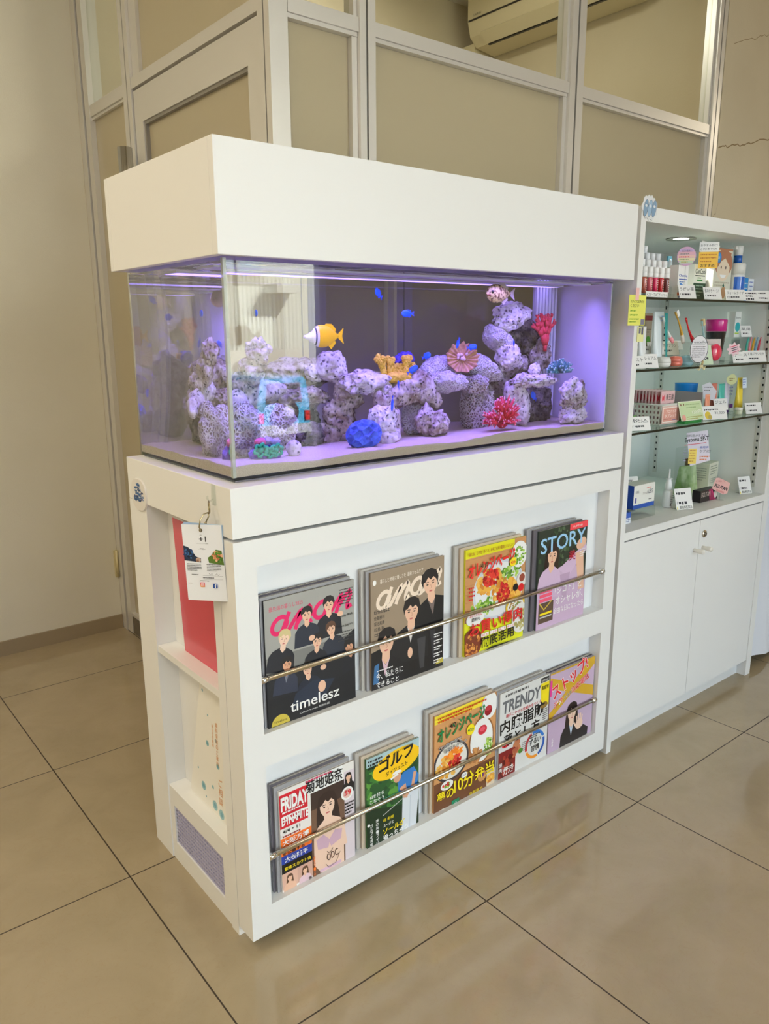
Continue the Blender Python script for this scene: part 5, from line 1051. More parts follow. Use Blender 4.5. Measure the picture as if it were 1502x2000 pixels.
# -- top shelf: rows of lip colour tubes in a stepped stand
cols = [(170, 84, 66), (206, 92, 104), (206, 34, 84), (190, 30, 40), (110, 44, 46)]
nm = ['brown', 'rose', 'magenta', 'red', 'dark wine']; rown = ['front', 'second', 'third', 'back']
st = MB()
for r in range(4): st.box(1.318+r*.045, 1.470 if r == 0 else (1.512, 1.515, 1.512)[r-1], .030+r*.036, .064+r*.036, ZS[1]+.0004, ZS[1]+.012+r*.024, M_CLEAR)
tag(st.build('stepped_stand'), 'clear stepped stand holding the rows of colour tubes', 'stand')
protos = []
for r in range(4):
    for c in range((5, 5, 4, 2)[r]):
        x = 1.335+c*.0285+r*.045-(.0 if r % 2 == 0 else .004); y = .047+r*.036; z = ZS[1]+.0125+r*.024
        lab = '%s tinted tube with glossy white cap, %s row of the stepped stand' % (nm[c], rown[r])
        if r == 0:
            t = thing('colour_tube', lab, 'cosmetic tube', (x, y, z), (0, 0, 0), 'tinted tubes with white caps'); mc = mat('tube_%d' % c, srgb(*cols[c]), .2, coat=.6)
            m = MB(); sc(t, .82); m.lathe([(.0090, 0), (.0105, .001), (.0105, .040), (.0095, .043)], mc, n=18); m.build('body', t)
            m = MB(); m.lathe([(.0100, .0435), (.0108, .0445), (.0108, .0540), (.0095, .0550), (.0108, .0560), (.0108, .0700), (.0100, .0710)], flat(250, 250, 250, .15), n=18); m.build('cap', t)
            a = Art((-.004, -.0106, .040), (1, 0, 0), (0, 0, 1), .008, lift=.0001)
            for k in range(6): a.rect(.2, .4+k*.75, .8, .8+k*.75, C_(250, 220, 214))
            a.mb.build('lettering', t); protos.append(t)
        else: t = copy_tree(protos[c]); t.location = (x, y, z); t['label'] = lab
m = MB(); m.box(1.300, 1.408, .0145, .0155, ZS[1]+.0003, ZS[1]+.0150, WHT); m.box(1.300, 1.408, .0155, .030, ZS[1]+.0003, ZS[1]+.0010, M_CLEAR); t = m.build('sign_strip'); tag(t, 'narrow white sign strip in front of the colour tubes', 'sign')
a = Art((1.300, .0145, ZS[1]+.0150), (1, 0, 0), (0, 0, 1), .108, lift=.00015); a.text('テスターではございません', .03, .115, .085, BLK, w=.94); a.mb.build('lettering', t)
# clear squeeze bottle and green-capped bottle
t = thing('pump_bottle', 'translucent bottle with domed top behind the round pastel card', 'bottle', (1.583, .125, ZS[1]+.0005)); sc(t, .8, .86); m = MB(); m.lathe([(.026, 0), (.028, .004), (.028, .075), (.020, .092), (.009, .100), (.009, .112)], mat('milky_plastic', srgb(214, 220, 216), .25), n=24); m.build('body', t)
m = MB(); m.lathe([(.010, .1125), (.012, .114), (.012, .128), (.006, .140)], flat(210, 226, 232, .2), n=18); m.box(-.012, .012, -.004, .004, .128, .150, flat(120, 190, 220)); m.build('cap', t)
t = thing('mouthwash_bottle', 'pale pink bottle with green cap between two tall cartons', 'bottle', (1.697, .130, ZS[1]+.0005)); sc(t, .56); m = MB(); m.lathe([(.026, 0), (.028, .004), (.028, .078), (.020, .090)], flat(226, 206, 200, .3), n=24); m.build('body', t); m = MB(); m.lathe([(.020, .0905), (.021, .092), (.021, .104), (.019, .106)], flat(30, 150, 60, .3), n=20); m.build('cap', t)
def dr_che(a, h): a.rect(0, .25*h, 1, .26*h, WHT); a.text('Chemiq', .08, .36*h, .16, C_(50, 80, 180), w=.80, bold=.02); a.rect(.1, .40*h, .9, .43*h, C_(50, 80, 180)); a.scrib(.15, .47*h, .7, C_(60, 120, 190), 1, .08); food(a, .45, .66*h, .32, .14, [C_(40, 130, 220), C_(70, 170, 240)], 24, 3, .12); a.rect(0, .80*h, 1, .89*h, C_(230, 110, 50)); a.scrib(.1, .92*h, .7, C_(60, 80, 160), 1, .07)
box_thing('medicine_box', 'white carton with blue lettering and an orange band', 'box', 1.535, 1.590, .062, .030, ZS[1], .098, WHT, dr_che)
def dr_con(a, h): a.rect(0, .52*h, 1, h, C_(16, 66, 46)); a.text('ConCool', .10, .26*h, .20, C_(30, 60, 50), w=.82, bold=.02); a.rect(.1, .30*h, .9, .325*h, C_(30, 60, 50)); a.scrib(.3, .36*h, .42, C_(60, 130, 70), 1, .05); a.rect(.25, .42*h, .72, .46*h, C_(30, 140, 60)); a.scrib(.2, .58*h, .6, C_(170, 200, 180), 4, .05, .13)
box_thing('medicine_box', 'carton white above and dark green below on the top shelf', 'box', 1.645, 1.716, .075, .034, ZS[1], .106, C_(240, 242, 230), dr_con)
def dr_face(a, h):
    a.rect(0, 0, 1, h, C_(226, 224, 206)); a.ell(.52, .40, .50, .38, C_(176, 116, 86), 36); a.ell(.52, .56, .36, .34, C_(238, 220, 196), 36); a.poly([(.12, .10), (.52, .05), (.92, .10), (.90, .50), (.60, .26), (.40, .34), (.14, .58)][::-1], C_(176, 116, 86)); a.rect(0, 0, 1, .05, C_(176, 116, 86))
    for u in (.40, .66): a.ell(u, .52, .03, .045, C_(60, 40, 34), 12)
    a.ell(.53, .72, .17, .09, WHT, 20, PI, 2*PI); a.ell(.24, .26, .13, .15, C_(36, 120, 200), 24); a.ell(.24, .26, .10, .12, C_(60, 150, 220), 20); a.text('歯', .20, .30, .08, WHT)
    a.scrib(.1, .92, .8, C_(190, 180, 160), 2, .05, .08); a.poly([(.55, 1.02), (.62, .96), (.66, 1.06), (.60, 1.1)][::-1], C_(30, 110, 90)); a.ell(.62, 1.22, .14, .17, C_(196, 150, 110), 20)
box_thing('medicine_box', 'tall carton with a smiling brown-haired face on the top shelf', 'box', 1.804, 1.916, .100, .040, ZS[1], .165, C_(226, 224, 206), dr_face)
box_thing('medicine_box', 'pale lilac carton half hidden left of the smiling face carton', 'box', 1.742, 1.790, .120, .03, ZS[1], .080, C_(200, 186, 192), lambda a, h: (a.rect(0, .75*h, 1, h, C_(206, 150, 170)), a.ell(.5, .4*h, .3, .3, C_(226, 220, 220), 20)))
t = thing('foam_pump_bottle', 'white pump bottle with a big blue label at the right of the top shelf', 'bottle', (1.952, .100, ZS[1]+.0005)); sc(t, .62); m = MB(); m.lathe([(.040, 0), (.043, .004), (.043, .084), (.041, .088)], flat(236, 238, 236, .25), n=32); m.build('body', t)
m = MB(); m.lathe([(.0435, .0885), (.0435, .120), (.040, .123), (.022, .124)], flat(226, 226, 220, .3), n=32); m.lathe([(.021, .1245), (.021, .148)], flat(20, 90, 180, .25), n=24); m.lathe([(.021, .1485), (.023, .170), (.024, .178)], flat(232, 232, 230, .25), n=24); m.box(-.044, -.010, -.007, .007, .166, .176, flat(232, 232, 230, .25)); m.build('pump_head', t)
m = MB(); N = 20; vs = []; 
for k in range(N+1):
    an = PI*1.08+PI*.86*k/N
    for z in (.008, .080): vs.append((.0434*math.cos(an), .0434*math.sin(an), z))
m.add(vs, [(2*k, 2*k+2, 2*k+3, 2*k+1) for k in range(N)], flat(22, 96, 196, .2, coat=.3), True); m.build('label_band', t)
box_thing('medicine_box', 'small bright blue carton beside the foam pump bottle', 'box', 2.022, 2.060, .112, .025, ZS[1], .082, C_(24, 140, 214), lambda a, h: (a.scrib(.1, .2*h, .8, WHT, 3, .1, .2*h)))
box_thing('medicine_box', 'small white carton with a blue square at the right end of the top shelf', 'box', 2.064, 2.101, .112, .025, ZS[1], .080, C_(236, 240, 246), lambda a, h: (a.scrib(.15, .12*h, .7, C_(70, 90, 180), 3, .1, .17*h), a.rect(.3, .68*h, .75, .9*h, C_(20, 130, 210))))
def pop(label, x, y, z, r, base, shape, draw, name='shelf_talker', turn=-.85, stem=True, zb=None):
    """hand-cut advertising card on a clear stem"""
    t = thing(name, label, 'sign card', (x, y, zb if zb is not None else z), (0, 0, turn)); z0 = z-(zb if zb is not None else z); m = MB()
    n = len(shape); m.add([(u*r, 0, z0+v*r) for u, v in shape]+[(u*r, .0008, z0+v*r) for u, v in shape], [tuple(range(n)), tuple(range(n, 2*n))[::-1]]+[(k, k+n, (k+1) % n+n, (k+1) % n) for k in range(n)], base); m.build('card', t)
    a = Art((-r, 0, z0+r), (1, 0, 0), (0, 0, 1), 2*r, lift=.00015); draw(a); a.mb.build('print', t)
    if stem: m = MB(); m.tube([(0, .0022, .0008), (0, .0022, z0)], .0011, M_CLEAR, 6); m.box(-.012, .012, -.006, .010, .0, .0008, M_CLEAR); m.build('stem', t)
    return t
CIR = [(math.cos(2*PI*k/40), math.sin(2*PI*k/40)) for k in range(40)][::1]
OVL = [(.62*math.cos(2*PI*k/40)*(1-.12*math.sin(2*PI*k/40)), 1.0*math.sin(2*PI*k/40)) for k in range(40)]
FLW = [((.86+.14*math.cos(8*2*PI*k/64))*math.cos(2*PI*k/64), (.86+.14*math.cos(8*2*PI*k/64))*math.sin(2*PI*k/64)) for k in range(64)]
RECT = lambda w, h: [(-w, -h), (w, -h), (w, h), (-w, h)]
def dr_round(a):
    for i, c in enumerate(((206, 176, 220), (232, 180, 196), (240, 200, 190), (236, 224, 180), (200, 220, 190))): 
        hh = .14; t0 = .12+i*.155; hw = math.sqrt(max(.01, .25-(t0+hh/2-.5)**2))*.92; a.rect(.5-hw, t0, .5+hw, t0+hh, C_(*c))
    a.text('お口の乾燥に!', .24, .27, .10, C_(90, 60, 90), w=.52, bold=.02); a.scrib(.14, .36, .7, C_(110, 130, 120), 1, .05); a.scrib(.12, .50, .74, C_(226, 90, 110), 1, .07); a.scrib(.14, .64, .7, C_(110, 150, 110), 1, .05); a.scrib(.24, .78, .5, C_(190, 170, 70), 1, .05)
pop('round pastel rainbow card in front of the translucent bottle', 1.548, .048, 1.482, .027, C_(214, 170, 206), CIR, dr_round, zb=ZS[1]+.0005)
def dr_yp(a): a.rect(.18, .06, .82, .36, WHT); a.text('おやすみ前に!', .22, .20, .08, BLK, w=.54); a.text('これ1本でOK', .22, .32, .08, BLK, w=.54); a.rect(.18, .38, .82, .92, C_(246, 196, 60)); a.scrib(.24, .45, .52, C_(190, 110, 30), 3, .04, .11); a.text('おすすめ!', .26, .88, .10, BLK, w=.48, bold=.02)
pop('tilted white and yellow hand-written card above the dark green carton', 1.668, .046, 1.490, .044, C_(240, 236, 226), [(-.62, -.62), (.40, -.96), (.70, .62), (-.50, 1.0)], dr_yp, zb=ZS[1]+.0005)
card('price card in front of the dark green carton on the top shelf', 1.545, .030, ZS[1], .060, .042, head='うがい薬', seed=2)
card('price card below the smiling face carton', 1.690, .030, ZS[1], .066, .040, head='歯みがきペースト', seed=3)
card('price card in front of the foam pump bottle', 1.832, .030, ZS[1], .078, .036, seed=4, head='フォームタイプ')
card('price card with a blue triangle near the right of the top shelf', 1.926, .032, ZS[1], .074, .034, seed=5, draw=lambda a, h: (a.scrib(.1, h*.15, .8, INK, 2, .07, .13, 3), a.poly([(.12, h), (.28, h), (.2, h*.68)], C_(30, 120, 210)), a.scrib(.3, h*.7, .6, INK, 1, .09)))
card('rightmost price card on the top shelf', 2.020, .030, ZS[1], .082, .038, seed=6)

# -- middle shelf
Z2 = ZS[2]
def tube_thing(label, x, y, z, w, h, mt, capm, turn=0, draw=None, up=False):
    t = thing('toothpaste_tube', label, 'tube', (x, y, z+.0005), (0, 0, turn)); m = MB(); N = 9
    vs = []; n = 20
    for i in range(N+1):
        s = i/N; d = w*.30*(1-s)+.0012; ww = w/2*(.82+.18*s)
        for k in range(n): an = 2*PI*k/n; vs.append((ww*math.cos(an), d*math.sin(an), .016+s*(h-.016)))
    m.add(vs, [(i*n+k, i*n+(k+1) % n, (i+1)*n+(k+1) % n, (i+1)*n+k) for i in range(N) for k in range(n)]+[tuple(range(n))[::-1], tuple(N*n+k for k in range(n))], mt, True); m.build('body', t)
    m = MB(); m.lathe([(w*.30, 0), (w*.34, .001), (w*.34, .0155)], capm, n=20); m.build('cap', t)
    if draw:
        a = Art((-w*.41, -w*.22, h), (1, 0, 0), Vector((0, w*.22, h-.02)), w*.82, lift=.004); draw(a, h/(w*.82)); a.mb.build('print', t)
    return t
tube_thing('plain white tube at the far left of the middle shelf', 1.368, .060, Z2, .036, .118, flat(236, 238, 240, .3), flat(240, 240, 240, .3))
box_thing('medicine_box', 'slim brown carton with a green circle at the back left of the middle shelf', 'box', 1.500, 1.540, .140, .03, Z2, .158, C_(150, 140, 124), lambda a, h: (a.rect(0, .05*h, 1, .14*h, C_(120, 40, 50)), a.ell(.55, .52*h, .3, .34, C_(70, 150, 50), 20), a.scrib(.1, .3*h, .8, C_(90, 80, 70), 2, .08, .2), a.rect(.1, .84*h, .8, .87*h, C_(130, 40, 40))))
tube_thing('white tube with a teal side panel on the middle shelf', 1.470, .075, Z2, .050, .160, flat(228, 236, 240, .3), flat(200, 226, 230, .3), draw=lambda a, h: (a.poly([(.60, 0.1), (1.0, 0.1), (.95, h*.9), (.72, h*.9)][::-1], C_(10, 140, 140)), a.scrib(.1, .3, .4, C_(120, 150, 190), 2, .1, .3)))
def toothbrush(label, x, z0, x1, z1, y, mh, mg, mbri, d=1):
    t = thing('toothbrush', label, 'toothbrush', (x1, y, z1)); P0 = Vector((0, 0, 0)); P1 = Vector((x-x1, 0, z0-z1)); L = P1.length; D = P1.normalized(); Nn = Vector((-D.z, 0, D.x))*d
    m = MB(); pts = [P1*s+Nn*(.005*math.sin(PI*s)) for s in [k/12 for k in range(13)]]; m.tube(pts, [.0044, .0052, .0054, .0048, .0040, .0036, .0032, .0026, .0022, .0022, .0024, .0034, .0030], mh, 12); m.build('handle', t)
    m = MB(); m.tube(pts[:4], [.0050, .0058, .0060, .0054], mg, 12); m.build('grip', t)
    if mbri is not None:
        m = MB(); c = P1*.93; q = Matrix((Vector((Nn.x, 0, D.x)), Vector((0, 1, 0)), Vector((Nn.z, 0, D.z)))).to_4x4(); m.box(.0012, .0125, -.0045, .0045, -.010, .010, mbri, Matrix.Translation(c) @ q); m.build('bristles', t)
    return t
toothbrush('white toothbrush with pink grip', 1.468, 1.308, 1.530, 1.235, .060, flat(230, 236, 234, .3), flat(240, 150, 160, .4), None)
toothbrush('yellow-handled toothbrush with white bristles', 1.535, 1.322, 1.592, 1.232, .062, flat(206, 160, 60, .25), flat(236, 230, 220, .3), flat(244, 244, 244, .6), -1)
toothbrush('red interdental brush with a bent tip', 1.596, 1.306, 1.655, 1.232, .062, flat(206, 24, 36, .25), flat(196, 20, 30, .25), None)
toothbrush('clear blue toothbrush with cream and blue bristles', 1.722, 1.298, 1.748, 1.214, .080, flat(170, 206, 214, .2), flat(200, 226, 230, .2), flat(220, 196, 150, .6), -1)
# brush holder behind the cards that carries the four brushes
m = MB(); m.box(1.505, 1.770, .052, .094, Z2+.0004, Z2+.010, M_CLEAR); m.box(1.505, 1.770, .070, .072, Z2+.010, Z2+.072, M_CLEAR); tag(m.build('brush_stand'), 'clear plastic stand holding the toothbrushes upright', 'stand')
t = thing('drinking_cup', 'black cup with magenta rim in clear packing on the middle shelf', 'cup', (1.890, .120, Z2+.020)); sc(t, .62); m = MB(); m.lathe([(.036, 0), (.038, .002), (.052, .082)], flat(24, 24, 30, .15, coat=.6), n=32); m.build('body', t); m = MB(); m.lathe([(.0525, .0825), (.0545, .118), (.052, .121)], flat(206, 26, 136, .2, coat=.5), n=32); m.build('lid', t)
t = thing('cup_plinth', 'clear block under the black and magenta cup', 'stand', (1.890, .120, Z2+.0004)); m = MB(); m.box(-.026, .026, -.026, .026, 0, .0190, M_CLEAR); m.build('block', t)
t = thing('acrylic_riser', 'clear acrylic riser shelf at the right of the middle shelf', 'stand', (1.985, .085, Z2+.0004)); m = MB(); m.box(0, .112, 0, .085, .078, .081, M_CLEAR); m.box(0, .003, 0, .085, 0, .0778, M_CLEAR); m.box(.109, .112, 0, .085, 0, .0778, M_CLEAR); m.build('body', t)
box_thing('medicine_box', 'white and teal carton standing on the clear riser', 'box', 1.992, 2.032, .110, .03, Z2+.082, .085, C_(232, 236, 232), lambda a, h: (a.text('Systema', .08, .30*h, .22, C_(60, 70, 76), w=.84), a.ell(.5, .60*h, .42, .40, C_(30, 170, 180), 20), a.rect(.1, .82*h, .8, .88*h, C_(170, 200, 80))))
card('price card standing on the clear riser', 2.048, .092, Z2+.082, .046, .040, seed=7, head='薬用')
for i, c in enumerate(((60, 176, 160), (236, 130, 150), (226, 170, 40), (110, 160, 190), (206, 70, 90))):
    nmz = ('teal', 'pink', 'amber', 'grey-blue', 'crimson')[i]; t = thing('tongue_scraper', nmz+' curved pick in the fan of picks at the right of the middle shelf', 'dental pick', (1.985+i*.020, .056, Z2+.0006), (0, 0, 0), 'curved coloured dental picks')
    m = MB(); m.tube([(0, 0, .0035), (.002+i*.001, .004, .03), (.008+i*.002, .006, .06), (.016+i*.002, .006, .082)], [.0034, .0042, .0034, .0016], flat(*c, .3), 8); m.build('handle', t)
    m = MB(); m.sphere((.016+i*.002, .006, .083), .0020, flat(230, 230, 230, .4), n=8); m.build('tip', t)
def jar(label, x, y, z, col_, band):
    t = thing('floss_jar', label, 'jar', (x, y, z+.0005), (0, 0, 0), 'round floss cases'); sc(t, .64, .95); m = MB(); m.lathe([(.024, 0), (.031, .005), (.0335, .0135)], col_, n=32); m.build('base', t); m = MB(); m.lathe([(.0335, .0140), (.0312, .0235), (.026, .0300), (.010, .0325)], col_, n=32); m.build('lid', t)
    m = MB(); m.lathe([(.0330, .0134), (.0330, .0141)], band, n=32); m.build('seam', t)
jar('white round floss case, first of three in a row', 1.468, .048, Z2, flat(240, 240, 238, .2, coat=.5), flat(90, 90, 90)); jar('coral pink round floss case between the white and blue ones', 1.539, .052, Z2, flat(220, 116, 100, .2, coat=.5), flat(60, 40, 40)); jar('pale blue round floss case, last of three in a row', 1.611, .056, Z2, flat(150, 200, 220, .2, coat=.5), flat(50, 70, 80))
card('price card at the far left of the middle shelf', 1.303, .030, Z2, .062, .038, seed=8, head='ペースト'); card('price card second from the left on the middle shelf', 1.378, .034, Z2, .060, .042, seed=9, head='プレミアム'); card('price card raised behind the white floss case', 1.452, .092, Z2+.020, .062, .042, seed=10)
card('large price card behind the white and coral floss cases', 1.512, .100, Z2+.034, .058, .040, seed=11, head='大臼歯用ブラシ'); card('beige price card behind the coral and blue floss cases', 1.560, .086, Z2+.032, .074, .044, seed=12, head='子供用ブラシ', tint=(232, 224, 206)); card('small price card below the red interdental brush', 1.622, .10, Z2+.046, .05, .03, seed=13)
for i, (x, zz) in enumerate(((1.452, .020), (1.512, .034), (1.560, .032), (1.622, .046))):
    yb = (.092, .100, .086, .10)[i]; m = MB(); m.box(x-.022, x+.022, yb+.001, yb+.030, Z2+.0003, Z2+zz+.0002, M_CLEAR); tag(m.build('display_block'), 'clear display block under the %s' % ('price card raised behind the white floss case', 'large price card', 'beige price card', 'small price card below the red brush')[i], 'stand')
def dr_oval(a): a.ell(.5, .5, .325, .515, INK, 40); a.ell(.5, .5, .305, .495, C_(242, 240, 246), 40); a.text('ruscello', .24, .28, .09, C_(60, 60, 80), w=.52); a.line([(.22, .32), (.70, .32)], .006, INK); a.scrib(.26, .40, .46, INK, 6, .035, .075, 4)
pop('tall oval white card with a dark outline clipped to the middle shelf edge', 1.598, .012, 1.214, .040, C_(240, 238, 244), [(u*1.05, v*1.03) for u, v in OVL], dr_oval, zb=Z2+.0005, turn=-.85)
card('pale green price card right of the oval card', 1.686, .030, Z2, .050, .064, seed=14, tint=(214, 230, 200)); 
t = thing('retainer_case', 'round pink case on a grey blister card', 'case', (1.778, .055, Z2+.0006), (0, 0, -.3)); sc(t, .8, 1); m = MB(); m.box(-.040, .034, .012, .0132, 0, .078, flat(206, 196, 192)); m.build('backing_card', t); m = MB(); m.lathe([(.022, -.012), (.0265, -.008), (.0265, .004), (.022, .010)], flat(222, 50, 86, .15, coat=.8), n=30, T=Matrix.Translation((0, 0, .036)) @ Matrix.Rotation(PI/2, 4, 'X')); m.build('case', t); m = MB(); m.box(-.036, .036, -.012, .0118, 0, .0105, M_CLEAR); m.build('tray', t)
def dr_fl(a): 
    for i in range(4): a.k += 1; a.line([(.24+i*.06, .34+i*.13), (.70+i*.04, .20+i*.13)], .05, (C_(226, 70, 100), INK, INK, C_(196, 60, 100))[i])
pop('pink flower-shaped card with diagonal writing', 1.838, .026, 1.209, .022, C_(240, 206, 214), FLW, dr_fl, zb=Z2+.0005, turn=-.85)
card('price card right of the pink flower card', 1.900, .028, Z2, .066, .038, seed=15, head='ケース'); card('rightmost price card on the middle shelf', 2.000, .030, Z2, .096, .040, seed=16, head='音波 歯ブラシ付き')
t = thing('figurine', 'tiny cream clip clinging to the front edge of the middle shelf', 'clip', (1.585, .0005, Z2-.0035)); m = MB(); m.sphere((0, -.008, .004), .006, flat(226, 214, 170, .5), sc=(1.6, .8, .8)); m.tube([(-.004, -.008, .002), (-.016, -.010, -.006), (-.026, -.009, -.004)], [.003, .0022, .0015], flat(226, 214, 170, .5), 8); m.tube([(.004, -.008, .002), (.014, -.010, -.005), (.020, -.009, .004)], [.003, .0024, .0015], flat(226, 214, 170, .5), 8); m.tube([(.002, -.008, .008), (.006, -.009, .020)], [.003, .0035], flat(200, 180, 130, .5), 8); m.build('body', t)

# -- lowest glass shelf
Z3 = ZS[3]
t = thing('snack_pouch', 'dark purple standing pouch at the far left of the lowest glass shelf', 'pouch', (1.338, .062, Z3+.0005), (0, 0, .35)); m = MB(); m.add([(-.03, -.010, 0), (.024, -.010, 0), (.024, .010, 0), (-.03, .010, 0), (-.028, 0, .118), (.006, 0, .118)], [(0, 3, 2, 1), (0, 1, 5, 4), (2, 3, 4, 5), (1, 2, 5), (3, 0, 4)], flat(86, 24, 110, .25, coat=.4)); m.build('bag', t)
a = Art((-.03, -.0101, .115), (1, 0, 0), (0, 0, 1), .05, lift=.002); a.line([(.3, .9), (.45, .75), (.5, 1.0), (.62, .8)], .05, WHT); a.line([(0, 1.5), (1.05, 1.48)], .06, C_(110, 190, 70)); a.mb.build('print', t)
bk = thing('plastic_basket', 'white perforated basket with a pink label, full of packets', 'basket', (1.487, .056, Z3+.0006)); m = MB(); mw = flat(216, 216, 210, .4); bw, bd, bh = .112, .125, .062
def bwall(m, A_, B_, C0_, D0_):   # perforated wall between bottom edge AB and top edge CD
    A_, B_, C0_, D0_ = map(Vector, (A_, B_, C0_, D0_)); nx, nz = 9, 4
    P = lambda u, v: (A_.lerp(B_, u)).lerp(C0_.lerp(D0_, u), v)
    nrm = ((B_-A_).cross(C0_-A_)).normalized()*.0016
    for i in range(nx):
        for j in range(nz):
            u0, u1, v0, v1 = i/nx, (i+1)/nx, j/nz, (j+1)/nz; du, dv = (u1-u0)*.27, (v1-v0)*.25
            o_ = [P(u0, v0), P(u1, v0), P(u1, v1), P(u0, v1)]; q = [P(u0+du, v0+dv), P(u1-du, v0+dv), P(u1-du, v1-dv), P(u0+du, v1-dv)]
            vs = o_+q; vs = vs+[p+nrm for p in vs]; fs = []
            for k in range(4): k2 = (k+1) % 4; fs += [(k, k2, k2+4, k+4), (k+8, k+12, k2+12, k2+8), (k+4, k2+4, k2+12, k+12)]
            m.add(vs, fs, mw)
s_ = .010
bwall(m, (s_, bd-s_, 0), (s_, s_, 0), (0, bd, bh), (0, 0, bh)); bwall(m, (bw-s_, s_, 0), (bw-s_, bd-s_, 0), (bw, 0, bh), (bw, bd, bh)); bwall(m, (bw-s_, bd-s_, 0), (s_, bd-s_, 0), (bw, bd, bh), (0, bd, bh)); bwall(m, (s_, s_, 0), (bw-s_, s_, 0), (0, 0, bh), (bw, 0, bh)); m.box(s_, bw-s_, s_, bd-s_, 0, .0015, mw)
m.build('body', bk); m = MB(); m.tube([(0, 0, bh), (bw, 0, bh), (bw, bd, bh), (0, bd, bh)], .0028, mw, 8, closed=True); m.build('rim', bk)
m = MB(); m.box(.006, .106, -.0008, .0002, .004, .058, flat(226, 190, 180)); lb_ = m.build('label', bk); lb_.rotation_euler = (0, 0, 0)
a = Art((.006, -.0008, .058), (1, 0, 0), (0, 0, 1), .100, lift=.0002); a.rect(.04, .04, .96, .50, C_(250, 236, 230)); a.rect(.07, .07, .93, .47, C_(222, 160, 146)); a.text('プロバイオ', .22, .22, .10, C_(250, 232, 226), w=.56, bold=.02); a.text('タブレット', .16, .36, .11, C_(250, 240, 236), w=.66, bold=.02); a.scrib(.10, .395, .6, C_(150, 80, 70), 1, .02); a.scrib(.60, .43, .30, C_(60, 80, 160), 1, .025); a.mb.build('label_print', bk)
for i in range(9):
    y = .168-i*.0115 if i < 8 else .070
    lab = '%s pink sachet from the back in the white basket' % ('first', 'second', 'third', 'fourth', 'fifth', 'sixth', 'seventh', 'eighth')[i] if i < 8 else 'front pink sachet with black print in the white basket'
    t = thing('sachet', lab, 'sachet', (1.5030, y, Z3+.0030), (0, 0, 0), 'pink sachets in the white basket')
    m = MB(); W_ = .076; m.box(0, W_, -.0022, .0022, 0, .099, flat(232, 192, 196, .3), None, .001); m.build('packet', t)
    a = Art((0, -.0022, .099), (1, 0, 0), (0, 0, 1), W_, lift=.0002)
    if i < 8: a.poly([(.06, .10), (.17, .24), (.28, .10), (.28, .46), (.17, .36), (.06, .46)][::-1], C_(222, 70, 92))
    else: a.poly([(.06, .12), (.14, .22), (.22, .12), (.22, .40), (.14, .32), (.06, .40)][::-1], C_(226, 70, 90)); a.text('善玉菌', .34, .36, .24, C_(40, 36, 36), w=.56, bold=.02); a.text('タブレ', .38, .66, .2, C_(90, 84, 80), w=.46); a.text('ット', .42, .88, .18, C_(150, 140, 60), w=.40)
    a.mb.build('print', t)
for i in range(5):
    c = [(226, 232, 232), (236, 240, 238), (120, 180, 60), (60, 66, 70), (232, 236, 236)][i]; lab = ('lowest', 'second', 'middle', 'fourth', 'topmost')[i]
    t = thing('mask_packet', '%s flat green and white packet of the pile behind the basket' % lab, 'packet', (1.520+i*.004, .215, Z3+.0006+i*.0165), (0, 0, .1-i*.04), 'flat packets piled behind the basket'); m = MB(); m.box(0, .125, 0, .095, 0, .0155, flat(*c), None, .003); m.build('pouch', t); a = Art((.01, .005, .0156), (1, 0, 0), (0, 1, 0), .1, lift=.0003) if False else Art((0, 0, .0150), (1, 0, 0), (0, 0, 1), .125, lift=.0003); a.poly([(.2, .10), (.45, .02), (.7, .10)], C_(110, 180, 40)); a.mb.build('print', t)
t = thing('carton_tray', 'open grey and green display tray with plum print behind the green card', 'display box', (1.628, .075, Z3+.0006), (0, 0, .0)); m = MB(); mg_ = flat(176, 166, 172); m.box(0, .130, 0, .0015, 0, .026, flat(30, 130, 60)); m.box(0, .0015, 0, .150, .0, .072, mg_); m.box(.1285, .130, 0, .150, 0, .086, mg_); m.box(0, .13, .1485, .150, 0, .092, flat(150, 140, 126)); m.box(0, .13, 0, .15, 0, .0015, mg_); m.build('tray', t)
a = Art((0, .15, .072), (0, -1, 0), (0, 0, 1), .15, lift=.0003); food(a, .6, .24, .2, .12, [C_(110, 50, 120), C_(70, 30, 90)], 16, 4, .05); a.rect(.3, .34, 1, .48, C_(20, 110, 50)); a.mb.build('print', t)
def dr_gc(a, h):
    a.rect(.02, .02, .98, h-.02, C_(204, 222, 176)); a.ell(.10, .09, .025, .03, C_(130, 80, 60), 10); a.ell(.22, .08, .025, .03, C_(130, 80, 60), 10); a.scrib(.3, .08, .6, C_(150, 180, 120), 2, .03, .08); a.text('1200円', .52, .36, .10, C_(250, 250, 240), w=.4, bold=.02); a.scrib(.26, .42, .66, C_(170, 160, 60), 2, .02, .05); a.ell(.12, .44, .08, .08, C_(226, 160, 150), 20)
card('wide pale green card leaning in front of the display tray', 1.632, .030, Z3+.008, .118, .062, draw=dr_gc, turn=-.08, tint=(236, 240, 220)); m = MB(); m.box(1.582, 1.682, .030, .058, Z3+.0003, Z3+.0082, flat(30, 130, 60)); tag(m.build('green_ledge'), 'low green strip under the wide pale green card', 'ledge')
t = thing('paper_cup', 'bright blue tub printed with coloured mountains at the back of the lowest shelf', 'tub', (1.880, .205, Z3+.0006)); sc(t, .54, 1); m = MB(); m.lathe([(.058, 0), (.062, .002), (.070, .100), (.072, .104)], flat(20, 130, 216, .35), n=40); m.build('tub', t)
m = MB()
